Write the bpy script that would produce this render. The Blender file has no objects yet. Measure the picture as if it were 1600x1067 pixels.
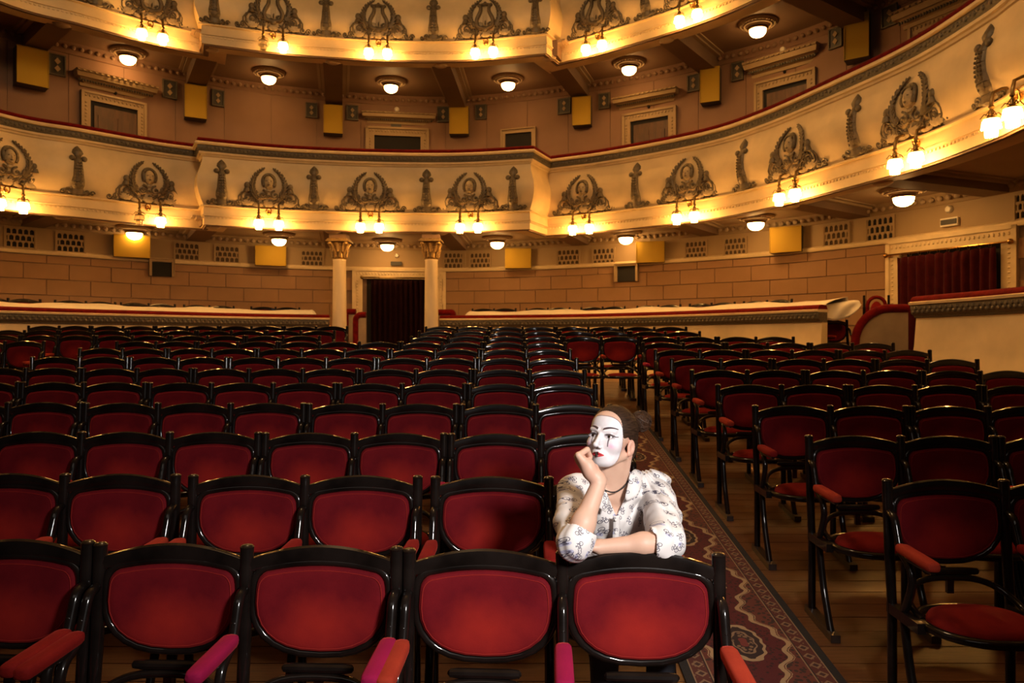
import bpy, bmesh, math, random
import numpy as np
from mathutils import Vector, Matrix
R = math.radians
random.seed(7)
SC = bpy.context.scene
COL = SC.collection
F, CX, CY, HC = 1150.0, 800.0, 531.0, 2.0      # focal length in pixels, principal column, horizon row, eye height
S = 1.2                                         # scale of the hall plan that was measured off the balcony fronts

# ---------------------------------------------------------------- camera, world, lights, exposure
cam_d = bpy.data.cameras.new('camera'); cam = bpy.data.objects.new('camera', cam_d); COL.objects.link(cam)
cam.location = (0, 0, HC); cam.rotation_euler = (R(90), 0, 0)
cam_d.sensor_width = 36.0; cam_d.lens = 36.0 * F / 1600.0
cam_d.shift_y = (CY - 533.5) / 1600.0
cam_d.dof.use_dof = True; cam_d.dof.focus_distance = 2.75; cam_d.dof.aperture_fstop = 7.0
cam_d.clip_start = 0.05; cam_d.clip_end = 100
SC.camera = cam
vs = SC.view_settings
vs.view_transform = 'Standard'; vs.look = 'None'; vs.gamma = 1.0; vs.use_curve_mapping = False
vs.exposure = 0.0
w = bpy.data.worlds.new('hall_air'); SC.world = w; w.use_nodes = True
w.node_tree.nodes['Background'].inputs[0].default_value = (1.0, 0.72, 0.48, 1)
w.node_tree.nodes['Background'].inputs[1].default_value = 0.012

def lamp(name, kind, loc, target, energy, color, **kw):
    d = bpy.data.lights.new(name, kind); d.energy = energy; d.color = color
    for k, v in kw.items(): setattr(d, k, v)
    o = bpy.data.objects.new(name, d); COL.objects.link(o); o.location = loc
    o.rotation_euler = (Vector(target) - Vector(loc)).to_track_quat('-Z', 'Y').to_euler()
    return o
# the photographer's flash, standing to the camera's right and turned to the sitter
lamp('photo_flash', 'SPOT', (1.15, 0.25, 2.6), (0.12, 2.75, 1.38), 450, (1.0, 0.94, 0.9),
     spot_size=R(74), spot_blend=1.0, shadow_soft_size=0.2)
# soft fill added behind the camera to raise the overall brightness
lamp('front_fill', 'AREA', (-1.5, -3.0, 6.5), (-1.5, 8.0, 1.6), 40, (1.0, 0.82, 0.68), shape='RECTANGLE', size=7.0, size_y=2.0)

# the hall's chandelier, hung from the dome above the frame
lamp('chandelier', 'POINT', (-1.9, 6.2, 9.6), (-1.9, 6.2, 0), 620, (1.0, 0.66, 0.34), shadow_soft_size=0.7)
cy = SC.cycles; cy.max_bounces = 6; cy.diffuse_bounces = 3; cy.glossy_bounces = 3; cy.transmission_bounces = 4

# ---------------------------------------------------------------- node helpers
class E:
    """a value in a node tree; arithmetic adds Math nodes"""
    def __init__(s, nt, sock): s.nt, s.s = nt, sock
    def _op(s, op, *a, clamp=False):
        n = s.nt.nodes.new('ShaderNodeMath'); n.operation = op; n.use_clamp = clamp
        for i, v in enumerate((s,) + a):
            if isinstance(v, E): s.nt.links.new(v.s, n.inputs[i])
            else: n.inputs[i].default_value = v
        return E(s.nt, n.outputs[0])
    def __add__(s, o): return s._op('ADD', o)
    __radd__ = __add__
    def __sub__(s, o): return s._op('SUBTRACT', o)
    def __rsub__(s, o): return (s * -1.0) + o
    def __mul__(s, o): return s._op('MULTIPLY', o)
    __rmul__ = __mul__
    def __truediv__(s, o): return s._op('DIVIDE', o)
    def abs(s): return s._op('ABSOLUTE')
    def sqrt(s): return s._op('SQRT')
    def sin(s): return s._op('SINE')
    def cos(s): return s._op('COSINE')
    def fract(s): return s._op('FRACT')
    def floor(s): return s._op('FLOOR')
    def lt(s, v): return s._op('LESS_THAN', v)
    def gt(s, v): return s._op('GREATER_THAN', v)
    def mn(s, v): return s._op('MINIMUM', v)
    def mx(s, v): return s._op('MAXIMUM', v)
    def pw(s, v): return s._op('POWER', v)
    def clamp(s): return s._op('ADD', 0.0, clamp=True)
def inside(x, a, b): return x.gt(a) * x.lt(b)
def mixc(nt, fac, a, b):
    n = nt.nodes.new('ShaderNodeMix'); n.data_type = 'RGBA'
    if isinstance(fac, E): nt.links.new(fac.s, n.inputs[0])
    else: n.inputs[0].default_value = fac
    for i, v in ((6, a), (7, b)):
        if isinstance(v, bpy.types.NodeSocket): nt.links.new(v, n.inputs[i])
        else: n.inputs[i].default_value = (*v[:3], 1)
    return n.outputs[2]
def tex(nt, kind, scale, vec=None, out=0, **kw):
    n = nt.nodes.new(kind)
    if 'Scale' in n.inputs: n.inputs['Scale'].default_value = scale
    for k, v in kw.items():
        if k in n.inputs: n.inputs[k].default_value = v
        else: setattr(n, k, v)
    if vec is not None: nt.links.new(vec, n.inputs['Vector'])
    return E(nt, n.outputs[out])
def coords(nt, kind='Object'):
    n = nt.nodes.get('TC') or nt.nodes.new('ShaderNodeTexCoord'); n.name = 'TC'
    return n.outputs[kind]
def xyz(nt, sock):
    n = nt.nodes.new('ShaderNodeSeparateXYZ'); nt.links.new(sock, n.inputs[0])
    return [E(nt, o) for o in n.outputs]
def scaled(nt, sock, sx, sy, sz):
    n = nt.nodes.new('ShaderNodeMapping'); nt.links.new(sock, n.inputs[0]); n.inputs['Scale'].default_value = (sx, sy, sz)
    return n.outputs[0]
MATS = {}
def new_mat(name):
    m = bpy.data.materials.new(name); m.use_nodes = True; MATS[name] = m
    return m, m.node_tree, m.node_tree.nodes['Principled BSDF']
def set_in(b, **kw):
    for k, v in kw.items():
        k = k.replace('_', ' ')
        b.inputs[k].default_value = v
def bump(nt, b, h, strength=0.3, dist=0.01):
    n = nt.nodes.new('ShaderNodeBump'); n.inputs['Strength'].default_value = strength; n.inputs['Distance'].default_value = dist
    nt.links.new(h.s, n.inputs['Height']); nt.links.new(n.outputs[0], b.inputs['Normal'])
def plain(name, col, rough=0.6, var=0.15, scale=6.0, metal=0.0, bmp=0.0, bscale=60.0, coat=0.0, sheen=0.0, stretch=None):
    m, nt, b = new_mat(name)
    v = coords(nt)
    if stretch: v = scaled(nt, v, *stretch)
    n = tex(nt, 'ShaderNodeTexNoise', scale, v, Detail=5.0)
    f = ((n - 0.5) * 2.2 + 0.5).clamp()
    nt.links.new(mixc(nt, f, [c * (1 - var) for c in col], [min(1, c * (1 + var)) for c in col]), b.inputs['Base Color'])
    set_in(b, Roughness=rough, Metallic=metal)
    b.inputs['Coat Weight'].default_value = coat; b.inputs['Coat Roughness'].default_value = 0.06
    b.inputs['Sheen Weight'].default_value = sheen; b.inputs['Sheen Roughness'].default_value = 0.45
    if bmp: bump(nt, b, tex(nt, 'ShaderNodeTexNoise', bscale, v, Detail=4.0), bmp, 0.004)
    return m
def glow(name, col, strength, base=(0.9, 0.85, 0.75)):
    m, nt, b = new_mat(name)
    set_in(b, Roughness=0.3); b.inputs['Base Color'].default_value = (*base, 1)
    b.inputs['Emission Color'].default_value = (*col, 1); b.inputs['Emission Strength'].default_value = strength
    return m

# ---------------------------------------------------------------- materials
LAMPC = (1.0, 0.60, 0.22)
plain('cream_plaster', (0.70, 0.545, 0.31), 0.5, 0.17, 1.7, bmp=0.12, bscale=9)
plain('cream_trim', (0.70, 0.55, 0.33), 0.5, 0.10, 5.0)
plain('bronze_stucco', (0.135, 0.105, 0.066), 0.5, 0.35, 30.0, metal=0.25, bmp=0.4, bscale=90)
plain('mask_stucco', (0.42, 0.33, 0.20), 0.5, 0.25, 30.0)
plain('frieze_grey', (0.105, 0.088, 0.062), 0.55, 0.4, 55.0, bmp=0.5, bscale=120)
plain('stone_tan', (0.30, 0.165, 0.080), 0.75, 0.10, 2.5)
plain('joint_brown', (0.22, 0.14, 0.09), 0.85, 0.1, 4.0)
plain('wall_pink', (0.25, 0.138, 0.085), 0.75, 0.09, 1.5)
plain('wall_cream', (0.36, 0.25, 0.135), 0.7, 0.08, 1.5)
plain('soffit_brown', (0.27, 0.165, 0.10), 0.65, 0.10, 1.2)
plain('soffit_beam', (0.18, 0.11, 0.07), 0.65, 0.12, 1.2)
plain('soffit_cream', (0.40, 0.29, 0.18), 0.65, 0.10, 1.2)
plain('gold_leaf', (0.30, 0.19, 0.07), 0.5, 0.5, 40.0, metal=0.6)
plain('dark_wood', (0.075, 0.028, 0.013), 0.45, 0.4, 3.0, stretch=(6, 6, 0.8))
plain('black_void', (0.012, 0.010, 0.009), 0.9, 0.2, 4.0)
plain('grille_brown', (0.085, 0.055, 0.030), 0.9, 0.2)
plain('speaker_cloth', (0.44, 0.275, 0.018), 0.8, 0.06, 200.0, bmp=0.2, bscale=400)
plain('speaker_case', (0.06, 0.052, 0.045), 0.6, 0.2, 6.0)
plain('velvet_rail', (0.115, 0.005, 0.005), 0.95, 0.3, 14.0, sheen=0.05)
plain('curtain_red', (0.050, 0.006, 0.007), 0.95, 0.25, 8.0, sheen=0.06)
plain('curtain_dark', (0.014, 0.004, 0.005), 0.95, 0.25, 8.0)
plain('white_sheet', (0.74, 0.66, 0.54), 0.85, 0.07, 5.0)
plain('column_paint', (0.66, 0.55, 0.38), 0.4, 0.12, 2.5, stretch=(3, 3, 0.5))
plain('brass', (0.62, 0.36, 0.10), 0.25, 0.2, 30.0, metal=1.0)
plain('brass_dark', (0.22, 0.14, 0.05), 0.35, 0.2, 30.0, metal=0.9)
plain('lacquer', (0.009, 0.006, 0.005), 0.3, 0.5, 9.0, coat=0.6)
MATS['lacquer'].node_tree.nodes['Principled BSDF'].inputs['Specular IOR Level'].default_value = 0.08
plain('lacquer_worn', (0.030, 0.018, 0.013), 0.35, 0.6, 14.0, coat=0.3)
plain('sign_grey', (0.05, 0.045, 0.04), 0.6, 0.1)
plain('plastic_white', (0.75, 0.68, 0.56), 0.45, 0.03)
plain('partition_cloth', (0.30, 0.23, 0.16), 0.85, 0.1, 6.0)
for nm in ('velvet_rail', 'curtain_red', 'curtain_dark', 'partition_cloth'): MATS[nm].node_tree.nodes['Principled BSDF'].inputs['Specular IOR Level'].default_value = 0.04
glow('globe_glass', (1.0, 0.53, 0.16), 40.0)
glow('sconce_glass', (1.0, 0.47, 0.11), 88.0)
m, nt, b = new_mat('clear_glass')
set_in(b, Roughness=0.08, IOR=1.45); b.inputs['Base Color'].default_value = (0.9, 0.8, 0.6, 1); b.inputs['Transmission Weight'].default_value = 0.75

def velvet(name, col, edge):
    m, nt, b = new_mat(name)
    v = coords(nt)
    n = tex(nt, 'ShaderNodeTexNoise', 5.0, v, Detail=4.0, Roughness=0.6)
    n2 = tex(nt, 'ShaderNodeTexNoise', 160.0, v, Detail=2.0)
    f = ((n - 0.5) * 1.8 + 0.42 + (n2 - 0.5) * 0.35).clamp()
    nt.links.new(mixc(nt, f, col, edge), b.inputs['Base Color'])
    set_in(b, Roughness=0.85)
    b.inputs['Sheen Weight'].default_value = 0.2; b.inputs['Sheen Roughness'].default_value = 0.4
    b.inputs['Sheen Tint'].default_value = (1.0, 0.12, 0.08, 1)
    b.inputs['Specular IOR Level'].default_value = 0.15
    bump(nt, b, n2, 0.12, 0.002)
velvet('velvet_red', (0.14, 0.004, 0.005), (0.27, 0.013, 0.008))
def toned_pad():
    """back cushions: paler red in the middle, fading outward through noise"""
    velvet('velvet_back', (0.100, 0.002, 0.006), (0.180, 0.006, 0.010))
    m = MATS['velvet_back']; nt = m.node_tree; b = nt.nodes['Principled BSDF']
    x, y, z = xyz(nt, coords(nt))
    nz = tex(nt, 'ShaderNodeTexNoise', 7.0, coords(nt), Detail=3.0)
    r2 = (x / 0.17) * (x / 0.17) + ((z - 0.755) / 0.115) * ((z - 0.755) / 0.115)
    mid_tone = ((1.25 - r2.sqrt()) * 0.68 + (nz - 0.5) * 0.9).clamp()
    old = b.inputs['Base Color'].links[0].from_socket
    nt.links.new(mixc(nt, mid_tone, old, (0.335, 0.017, 0.010)), b.inputs['Base Color'])
toned_pad()
velvet('velvet_piping', (0.20, 0.010, 0.010), (0.30, 0.020, 0.014))
velvet('velvet_orange', (0.24, 0.020, 0.010), (0.40, 0.045, 0.018))
velvet('velvet_magenta', (0.22, 0.004, 0.045), (0.34, 0.008, 0.06))

m, nt, b = new_mat('floor_board')
v = coords(nt)
n = tex(nt, 'ShaderNodeTexNoise', 4.0, scaled(nt, v, 1.2, 14, 14), Detail=6.0)
n2 = tex(nt, 'ShaderNodeTexNoise', 1.3, v, Detail=3.0)
f = ((n - 0.5) * 2.0 + (n2 - 0.5) * 1.6 + 0.5).clamp()
nt.links.new(mixc(nt, f, (0.070, 0.025, 0.009), (0.145, 0.058, 0.021)), b.inputs['Base Color'])
set_in(b, Roughness=0.42); bump(nt, b, n, 0.15, 0.003)

# carpet runner: black edge, patterned border, scalloped tan vine, medallions
m, nt, b = new_mat('persian_runner')
x, y, z = xyz(nt, coords(nt))
au = x.abs()
vor = tex(nt, 'ShaderNodeTexVoronoi', 38.0, coords(nt))
noi = tex(nt, 'ShaderNodeTexNoise', 55.0, coords(nt), Detail=3.0)
PER = 0.78
ph = (y / PER).fract() - 0.5
wob = (noi - 0.5) * 0.05
scal = (ph * (2 * math.pi)).cos() * 0.062 + (ph * (10 * math.pi)).cos() * 0.018 + 0.158
field_c = mixc(nt, vor.lt(0.34), (0.085, 0.010, 0.012), (0.035, 0.010, 0.010))
out_c = mixc(nt, vor.lt(0.42), (0.12, 0.030, 0.020), (0.040, 0.020, 0.016))
c1 = mixc(nt, au.lt(scal), out_c, field_c)
tan = (0.36, 0.24, 0.13)
c2 = mixc(nt, inside(au - scal + wob * 0.3, -0.016, 0.012), c1, tan)
c2 = mixc(nt, inside(au - scal + wob * 0.3, 0.018, 0.023), c2, tan)
med = ((x / 0.105) * (x / 0.105) + (ph * PER / 0.19) * (ph * PER / 0.19)).sqrt() + (ph * (22 * math.pi)).cos() * 0.04
c3 = mixc(nt, med.lt(1.0), c2, (0.028, 0.014, 0.014))
c3 = mixc(nt, inside(med + wob, 0.86, 1.0), c3, tan)
c3 = mixc(nt, inside(med + wob, 0.52, 0.60), c3, (0.24, 0.15, 0.09))
c3 = mixc(nt, med.lt(0.5) * vor.lt(0.4), c3, (0.20, 0.12, 0.07))
c3 = mixc(nt, med.lt(0.22), c3, (0.16, 0.03, 0.025))
bph = (y / 0.085).fract() - 0.5
dia = ((au - 0.295) / 0.036).abs() + (bph / 0.42).abs()
bord = mixc(nt, dia.lt(0.9), (0.085, 0.020, 0.016), (0.22, 0.13, 0.075))
bord = mixc(nt, dia.lt(0.5), bord, (0.05, 0.018, 0.016))
bord = mixc(nt, vor.lt(0.2), bord, (0.20, 0.12, 0.07))
c4 = mixc(nt, au.gt(0.252), c3, bord)
for a0, a1, cc in ((0.246, 0.253, (0.26, 0.16, 0.09)), (0.253, 0.259, (0.02, 0.012, 0.012)), (0.334, 0.341, (0.24, 0.15, 0.085)), (0.341, 0.40, (0.012, 0.011, 0.012))):
    c4 = mixc(nt, inside(au, a0, a1), c4, cc)
nt.links.new(c4, b.inputs['Base Color']); set_in(b, Roughness=0.95)
bump(nt, b, tex(nt, 'ShaderNodeTexNoise', 300.0, coords(nt)), 0.4, 0.003)

# ---------------------------------------------------------------- mesh helpers
class MB:
    def __init__(s): s.v, s.f = [], []
    def add(s, vs, fs, M=None):
        o = len(s.v)
        s.v += [tuple(M @ Vector(p)) for p in vs] if M is not None else [tuple(p) for p in vs]
        s.f += [tuple(i + o for i in q) for q in fs]
        return s
    def box(s, c, d, M=None):
        x, y, z = c; a, b_, h = d[0] / 2, d[1] / 2, d[2] / 2
        vs = [(x + i * a, y + j * b_, z + k * h) for k in (-1, 1) for j in (-1, 1) for i in (-1, 1)]
        return s.add(vs, [(0, 2, 3, 1), (4, 5, 7, 6), (0, 1, 5, 4), (2, 6, 7, 3), (0, 4, 6, 2), (1, 3, 7, 5)], M)
    def tube(s, path, r, n=8, closed=False, flat=1.0, M=None, caps=True):
        path = [Vector(p) for p in path]; m = len(path)
        rr = r if isinstance(r, (list, tuple)) else [r] * m
        vs, fs = [], []
        up = None
        for i, p in enumerate(path):
            if closed: t = path[(i + 1) % m] - path[i - 1]
            else: t = path[min(i + 1, m - 1)] - path[max(i - 1, 0)]
            t.normalize()
            if up is None:
                up = Vector((0, 0, 1)) if abs(t.z) < 0.9 else Vector((0, 1, 0))
            a = t.cross(up)
            if a.length < 1e-6: a = t.orthogonal()
            a.normalize(); c = a.cross(t).normalized(); up = c
            for k in range(n):
                q = 2 * math.pi * k / n
                vs.append(p + a * (math.cos(q) * rr[i]) + c * (math.sin(q) * rr[i] * flat))
        for i in range(m if closed else m - 1):
            j = (i + 1) % m
            for k in range(n):
                l = (k + 1) % n
                fs.append((i * n + k, i * n + l, j * n + l, j * n + k))
        if caps and not closed:
            fs.append(tuple(range(n - 1, -1, -1))); fs.append(tuple((m - 1) * n + k for k in range(n)))
        return s.add(vs, fs, M)
    def lathe(s, prof, n=16, M=None, axis_scale=(1, 1)):
        vs, fs = [], []
        for r_, z_ in prof:
            for k in range(n):
                q = 2 * math.pi * k / n
                vs.append((r_ * math.cos(q) * axis_scale[0], r_ * math.sin(q) * axis_scale[1], z_))
        for i in range(len(prof) - 1):
            for k in range(n):
                l = (k + 1) % n
                fs.append((i * n + k, i * n + l, (i + 1) * n + l, (i + 1) * n + k))
        fs.append(tuple(range(n - 1, -1, -1))); fs.append(tuple((len(prof) - 1) * n + k for k in range(n)))
        return s.add(vs, fs, M)
    def ball(s, c, r, nu=10, nv=7, M=None):
        if not isinstance(r, (tuple, list)): r = (r, r, r)
        prof = [(math.sin(math.pi * i / nv), -math.cos(math.pi * i / nv)) for i in range(nv + 1)]
        vs, fs = [], []
        for a, z_ in prof:
            for k in range(nu):
                q = 2 * math.pi * k / nu
                vs.append((c[0] + r[0] * max(a, 1e-4) * math.cos(q), c[1] + r[1] * max(a, 1e-4) * math.sin(q), c[2] + r[2] * z_))
        for i in range(nv):
            for k in range(nu):
                l = (k + 1) % nu
                fs.append((i * nu + k, i * nu + l, (i + 1) * nu + l, (i + 1) * nu + k))
        return s.add(vs, fs, M)
    def slab(s, pts, y0, y1, M=None):
        """a flat outline in x,z given thickness along y"""
        n = len(pts)
        vs = [(p[0], y0, p[1]) for p in pts] + [(p[0], y1, p[1]) for p in pts]
        fs = [tuple(range(n)), tuple(range(2 * n - 1, n - 1, -1))] + [(i, i + n, (i + 1) % n + n, (i + 1) % n) for i in range(n)]
        return s.add(vs, fs, M)
    def mesh(s, name, mat, smooth=35):
        me = bpy.data.meshes.new(name); me.from_pydata(s.v, [], s.f); me.validate(); me.update()
        bm = bmesh.new(); bm.from_mesh(me); bmesh.ops.recalc_face_normals(bm, faces=bm.faces); bm.to_mesh(me); bm.free()
        if mat: me.materials.append(MATS[mat])
        if smooth:
            me.shade_smooth()
            if smooth < 180: me.set_sharp_from_angle(angle=R(smooth))
        return me
    def build(s, name, mat, parent=None, smooth=35):
        return put(name, s.mesh(name, mat, smooth), parent)
def put(name, me, parent=None, loc=None, rot=None):
    o = bpy.data.objects.new(name, me); COL.objects.link(o)
    if parent: o.parent = parent
    if loc is not None: o.location = loc
    if rot is not None: o.rotation_euler = rot
    return o
def thing(name, label, cat, loc=(0, 0, 0), rz=0.0, group=None):
    o = bpy.data.objects.new(name, None); COL.objects.link(o); o.empty_display_size = 0.1
    o.location = loc; o.rotation_euler = (0, 0, rz)
    return tag(o, label, cat, group)
def tag(o, label, cat=None, group=None, kind=None):
    if label: o['label'] = label
    if cat: o['category'] = cat
    if group: o['group'] = group
    if kind: o['kind'] = kind
    return o
def cat_rom(pts, n=8, closed=False):
    pts = [Vector(p) for p in pts]; out = []; m = len(pts)
    for i in range(m if closed else m - 1):
        p0 = pts[i - 1] if (closed or i > 0) else pts[0] * 2 - pts[1]
        p1, p2 = pts[i], pts[(i + 1) % m]
        p3 = pts[(i + 2) % m] if (closed or i + 2 < m) else pts[-1] * 2 - pts[-2]
        for k in range(n):
            t = k / n
            out.append(0.5 * ((2 * p1) + (p2 - p0) * t + (2 * p0 - 5 * p1 + 4 * p2 - p3) * t * t + (3 * p1 - p0 - 3 * p2 + p3) * t ** 3))
    if not closed: out.append(pts[-1])
    return out

# ---------------------------------------------------------------- plan curves of the hall
class Plan:
    def __init__(s, *segs, n=8):
        pts = []
        for sg in segs: pts += cat_rom([(p[0] * S, p[1] * S) for p in sg], n)
        s.p = pts; s.nrm = []
        m = len(pts)
        for i in range(m):
            a = (pts[i] - pts[i - 1]).normalized() if i else None
            b_ = (pts[i + 1] - pts[i]).normalized() if i < m - 1 else None
            a = a or b_; b_ = b_ or a
            na, nb = Vector((a.y, -a.x)), Vector((b_.y, -b_.x))
            nn = (na + nb).normalized()
            s.nrm.append(nn / max(0.5, nn.dot(na)))
        s.s = [0.0]
        for i in range(1, m): s.s.append(s.s[-1] + (pts[i] - pts[i - 1]).length)
        s.L = s.s[-1]
    def at(s, q):
        q = min(max(q, 0.0), s.L - 1e-6)
        i = max(0, int(np.searchsorted(s.s, q, 'right')) - 1); i = min(i, len(s.p) - 2)
        t = (q - s.s[i]) / max(1e-9, s.s[i + 1] - s.s[i])
        tg = (s.p[i + 1] - s.p[i]).normalized()
        return s.p[i].lerp(s.p[i + 1], t), tg, Vector((tg.y, -tg.x))
    def hit(s, x):
        best = None
        for i in range(len(s.p) - 1):
            a = s.p[i].x * F - (x - CX) * s.p[i].y; b_ = s.p[i + 1].x * F - (x - CX) * s.p[i + 1].y
            if (a <= 0 <= b_) and s.p[i].y > 0:
                best = s.s[i] + (s.s[i + 1] - s.s[i]) * (-a / max(1e-9, b_ - a)); break
        return best if best is not None else (0.0 if x < CX else s.L)
    def frame(s, q, z=0.0, off=0.0):
        """matrix with x along the curve, y out of the hall (away from the audience), z up"""
        p, t, n = s.at(q)
        return Matrix(((t.x, -n.x, 0, p.x + n.x * off), (t.y, -n.y, 0, p.y + n.y * off), (0, 0, 1, z), (0, 0, 0, 1)))
    def chord(s, q, w_, z=0.0, off=0.0):
        a, b_ = s.at(q - w_ / 2)[0], s.at(q + w_ / 2)[0]; p = (a + b_) / 2; t = (b_ - a).normalized(); n = Vector((t.y, -t.x))
        return Matrix(((t.x, -n.x, 0, p.x + n.x * off), (t.y, -n.y, 0, p.y + n.y * off), (0, 0, 1, z), (0, 0, 0, 1)))
    def zpix(s, q, y, off=0.0):
        p, t, n = s.at(q); return HC + (CY - y) * (p.y + n.y * off) / F
    def sub(s, q0, q1, step=0.25):
        n = max(2, int((q1 - q0) / step)); return [s.at(q0 + (q1 - q0) * i / n) for i in range(n + 1)]
def sweep(mb, plan, prof, i0=0, i1=None, close=False):
    """profile of (offset into the hall, z) carried along a plan"""
    i1 = len(plan.p) if i1 is None else i1
    n = len(prof); vs, fs = [], []
    for i in range(i0, i1):
        for o, z_ in prof:
            q = plan.p[i] + plan.nrm[i] * o
            vs.append((q.x, q.y, z_))
    for i in range(i1 - i0 - 1):
        for k in range(n if close else n - 1):
            l = (k + 1) % n
            fs.append((i * n + k, i * n + l, (i + 1) * n + l, (i + 1) * n + k))
    if close:
        fs.append(tuple(range(n))); fs.append(tuple((i1 - i0 - 1) * n + k for k in range(n - 1, -1, -1)))
    return mb.add(vs, fs)

WING_L = [(-8.0, 4.5), (-8.1, 6.5), (-7.95, 8.3), (-7.25, 10.42), (-6.56, 11.15), (-5.85, 11.85), (-5.2, 12.3)]
WING_R = [(4.38, 7.9), (4.46, 6.89), (4.43, 6.37), (4.35, 5.0), (4.2, 3.5)]
B1 = Plan(WING_L, [(-4.97, 11.87), (-4.2, 12.2), (-3.4, 12.42), (-2.2, 12.6), (-0.88, 12.62), (0.30, 12.38)],
          [(0.63, 13.1), (1.73, 12.45), (3.0, 11.35), (3.6, 10.35), (4.08, 8.98)] + WING_R)
B2 = Plan(WING_L, [(-5.02, 11.90), (-4.2, 12.2), (-3.4, 12.42), (-2.2, 12.6), (-0.88, 12.62), (0.58, 12.32)],
          [(0.82, 12.75), (1.68, 12.14), (2.75, 11.2), (3.45, 10.3), (4.02, 8.98)] + WING_R)
WALL = Plan([(-10, -1), (-10, 3), (-10, 7), (-9.75, 9), (-9.2, 10.6), (-8.33, 11.97), (-7.53, 12.75), (-6.62, 13.65), (-5.2, 14.6), (-3.5, 15.2),
             (-2.0, 15.5), (-0.8, 15.45), (0.66, 15.0), (2.2, 14.25), (3.2, 13.6), (4.5, 12.55), (5.35, 11.45), (5.95, 10.35), (6.4, 9.3),
             (6.7, 8.0), (6.85, 6.5), (6.85, 3), (6.85, -1)], n=6)
BAR_L = Plan([(-8.0, 6.0), (-7.75, 8.2), (-7.1, 10.22), (-5.78, 11.87), (-4.6, 13.0), (-3.4, 13.65)])
BAR_R = Plan([(-1.36, 14.05), (0.0, 13.75), (1.38, 13.15), (2.5, 12.2), (3.44, 10.99), (4.1, 9.73)])
BAR_N = Plan([(4.34, 7.9), (4.46, 6.9), (4.46, 6.0), (4.4, 4.5)])
ZA1, ZA2 = HC + 1.863 * S, HC + 4.80 * S        # underside of the two balcony fronts
SLOPE = 0.0965
def floor_z(y): return SLOPE * min(y, 13.0)
# ---------------------------------------------------------------- shell: floor, walls, ceiling
def strip(plan, z0, z1, off=0.0): return sweep(MB(), plan, [(off, z0), (off, z1)])
HUB = Vector((-1.6 * S, 6.3 * S))
def cast(plan, a, b_):
    """where the ray from a through b_ meets a plan"""
    d = b_ - a; best = None
    for i in range(len(plan.p) - 1):
        p, q = plan.p[i], plan.p[i + 1]; e = q - p
        den = d.x * e.y - d.y * e.x
        if abs(den) < 1e-9: continue
        t = ((p.x - a.x) * e.y - (p.y - a.y) * e.x) / den
        u = ((p.x - a.x) * d.y - (p.y - a.y) * d.x) / den
        if t > 0 and -1e-6 <= u <= 1 + 1e-6 and (best is None or t < best[0]): best = (t, plan.s[i] + u * e.length)
    return None if best is None else best[1]

ZS = HC + 1.43 * S                              # string course on the lower wall
wall_back = strip(WALL, 0.2, ZS, -0.02).build('wall_back', 'joint_brown')
tag(wall_back, 'curved lower wall of tan ashlar blocks behind the stalls boxes', kind='structure')
sweep(MB(), WALL, [(0.0, ZS), (0.05, ZS + 0.01), (0.07, ZS + 0.05), (0.07, ZS + 0.075), (0.03, ZS + 0.10), (0.0, ZS + 0.11)]).build('string_course', 'cream_trim', wall_back)
strip(WALL, ZS + 0.05, ZA1 + 0.3).build('plaster_band', 'wall_cream', wall_back)
sweep(MB(), WALL, [(0.0, ZA1 + 0.02), (0.02, ZA1 + 0.03), (0.04, ZA1 + 0.08), (0.12, ZA1 + 0.17), (0.14, ZA1 + 0.2)]).build('wall_cornice', 'wall_cream', wall_back)
wall_upper = strip(WALL, ZA1 + 0.2, ZA2 + 4.0, -0.012).build('wall_upper', 'joint_brown')
tag(wall_upper, 'curved rose brown wall with loudspeakers between the two balconies', kind='structure')
sweep(MB(), WALL, [(0.0, ZA2 + 0.13), (0.03, ZA2 + 0.14), (0.05, ZA2 + 0.20), (0.14, ZA2 + 0.30), (0.16, ZA2 + 0.34)]).build('wall_cornice', 'wall_pink', wall_upper)
# doorways leave the block courses open
def door_span(x0, x1): return WALL.hit(x0), WALL.hit(x1)
GAPS = [door_span(556, 690), door_span(1397, 1583)]
ROW_Z = [(ZS - 0.168, ZS)] + [(ZS - 0.168 - 0.32 * (i + 1), ZS - 0.168 - 0.32 * i) for i in range(5)]
BW = 0.80
full_me = MB().box((0, 0, 0), (BW - 0.016, 0.03, 0.304)).mesh('stone_block', 'stone_tan', 0)
cap_me = MB().box((0, 0, 0), (BW - 0.016, 0.03, 0.152)).mesh('stone_block', 'stone_tan', 0)
for ri, (z0, z1) in enumerate(ROW_Z):
    q = 6.0 + (BW / 2 if ri % 2 else 0)
    while q < WALL.L - 4:
        if not any(a + 0.15 < q < b_ - 0.15 for a, b_ in GAPS):
            o = put('stone_block', cap_me if ri == 0 else full_me, wall_back)
            o.matrix_world = WALL.chord(q, BW, (z0 + z1) / 2, -0.008)
        q += BW
# tall panels with open joints on the upper wall
PW = 1.06
zc0, zc1 = ZA1 + 0.3, ZA2 + 0.15
pan_me = MB().box((0, 0, 0), (PW - 0.012, 0.02, zc1 - zc0)).mesh('wall_panel', 'wall_pink', 0)
q = 5.0
while q < WALL.L - 3:
    o = put('wall_panel', pan_me, wall_upper); o.matrix_world = WALL.chord(q, PW, (zc0 + zc1) / 2, -0.004); q += PW

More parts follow.
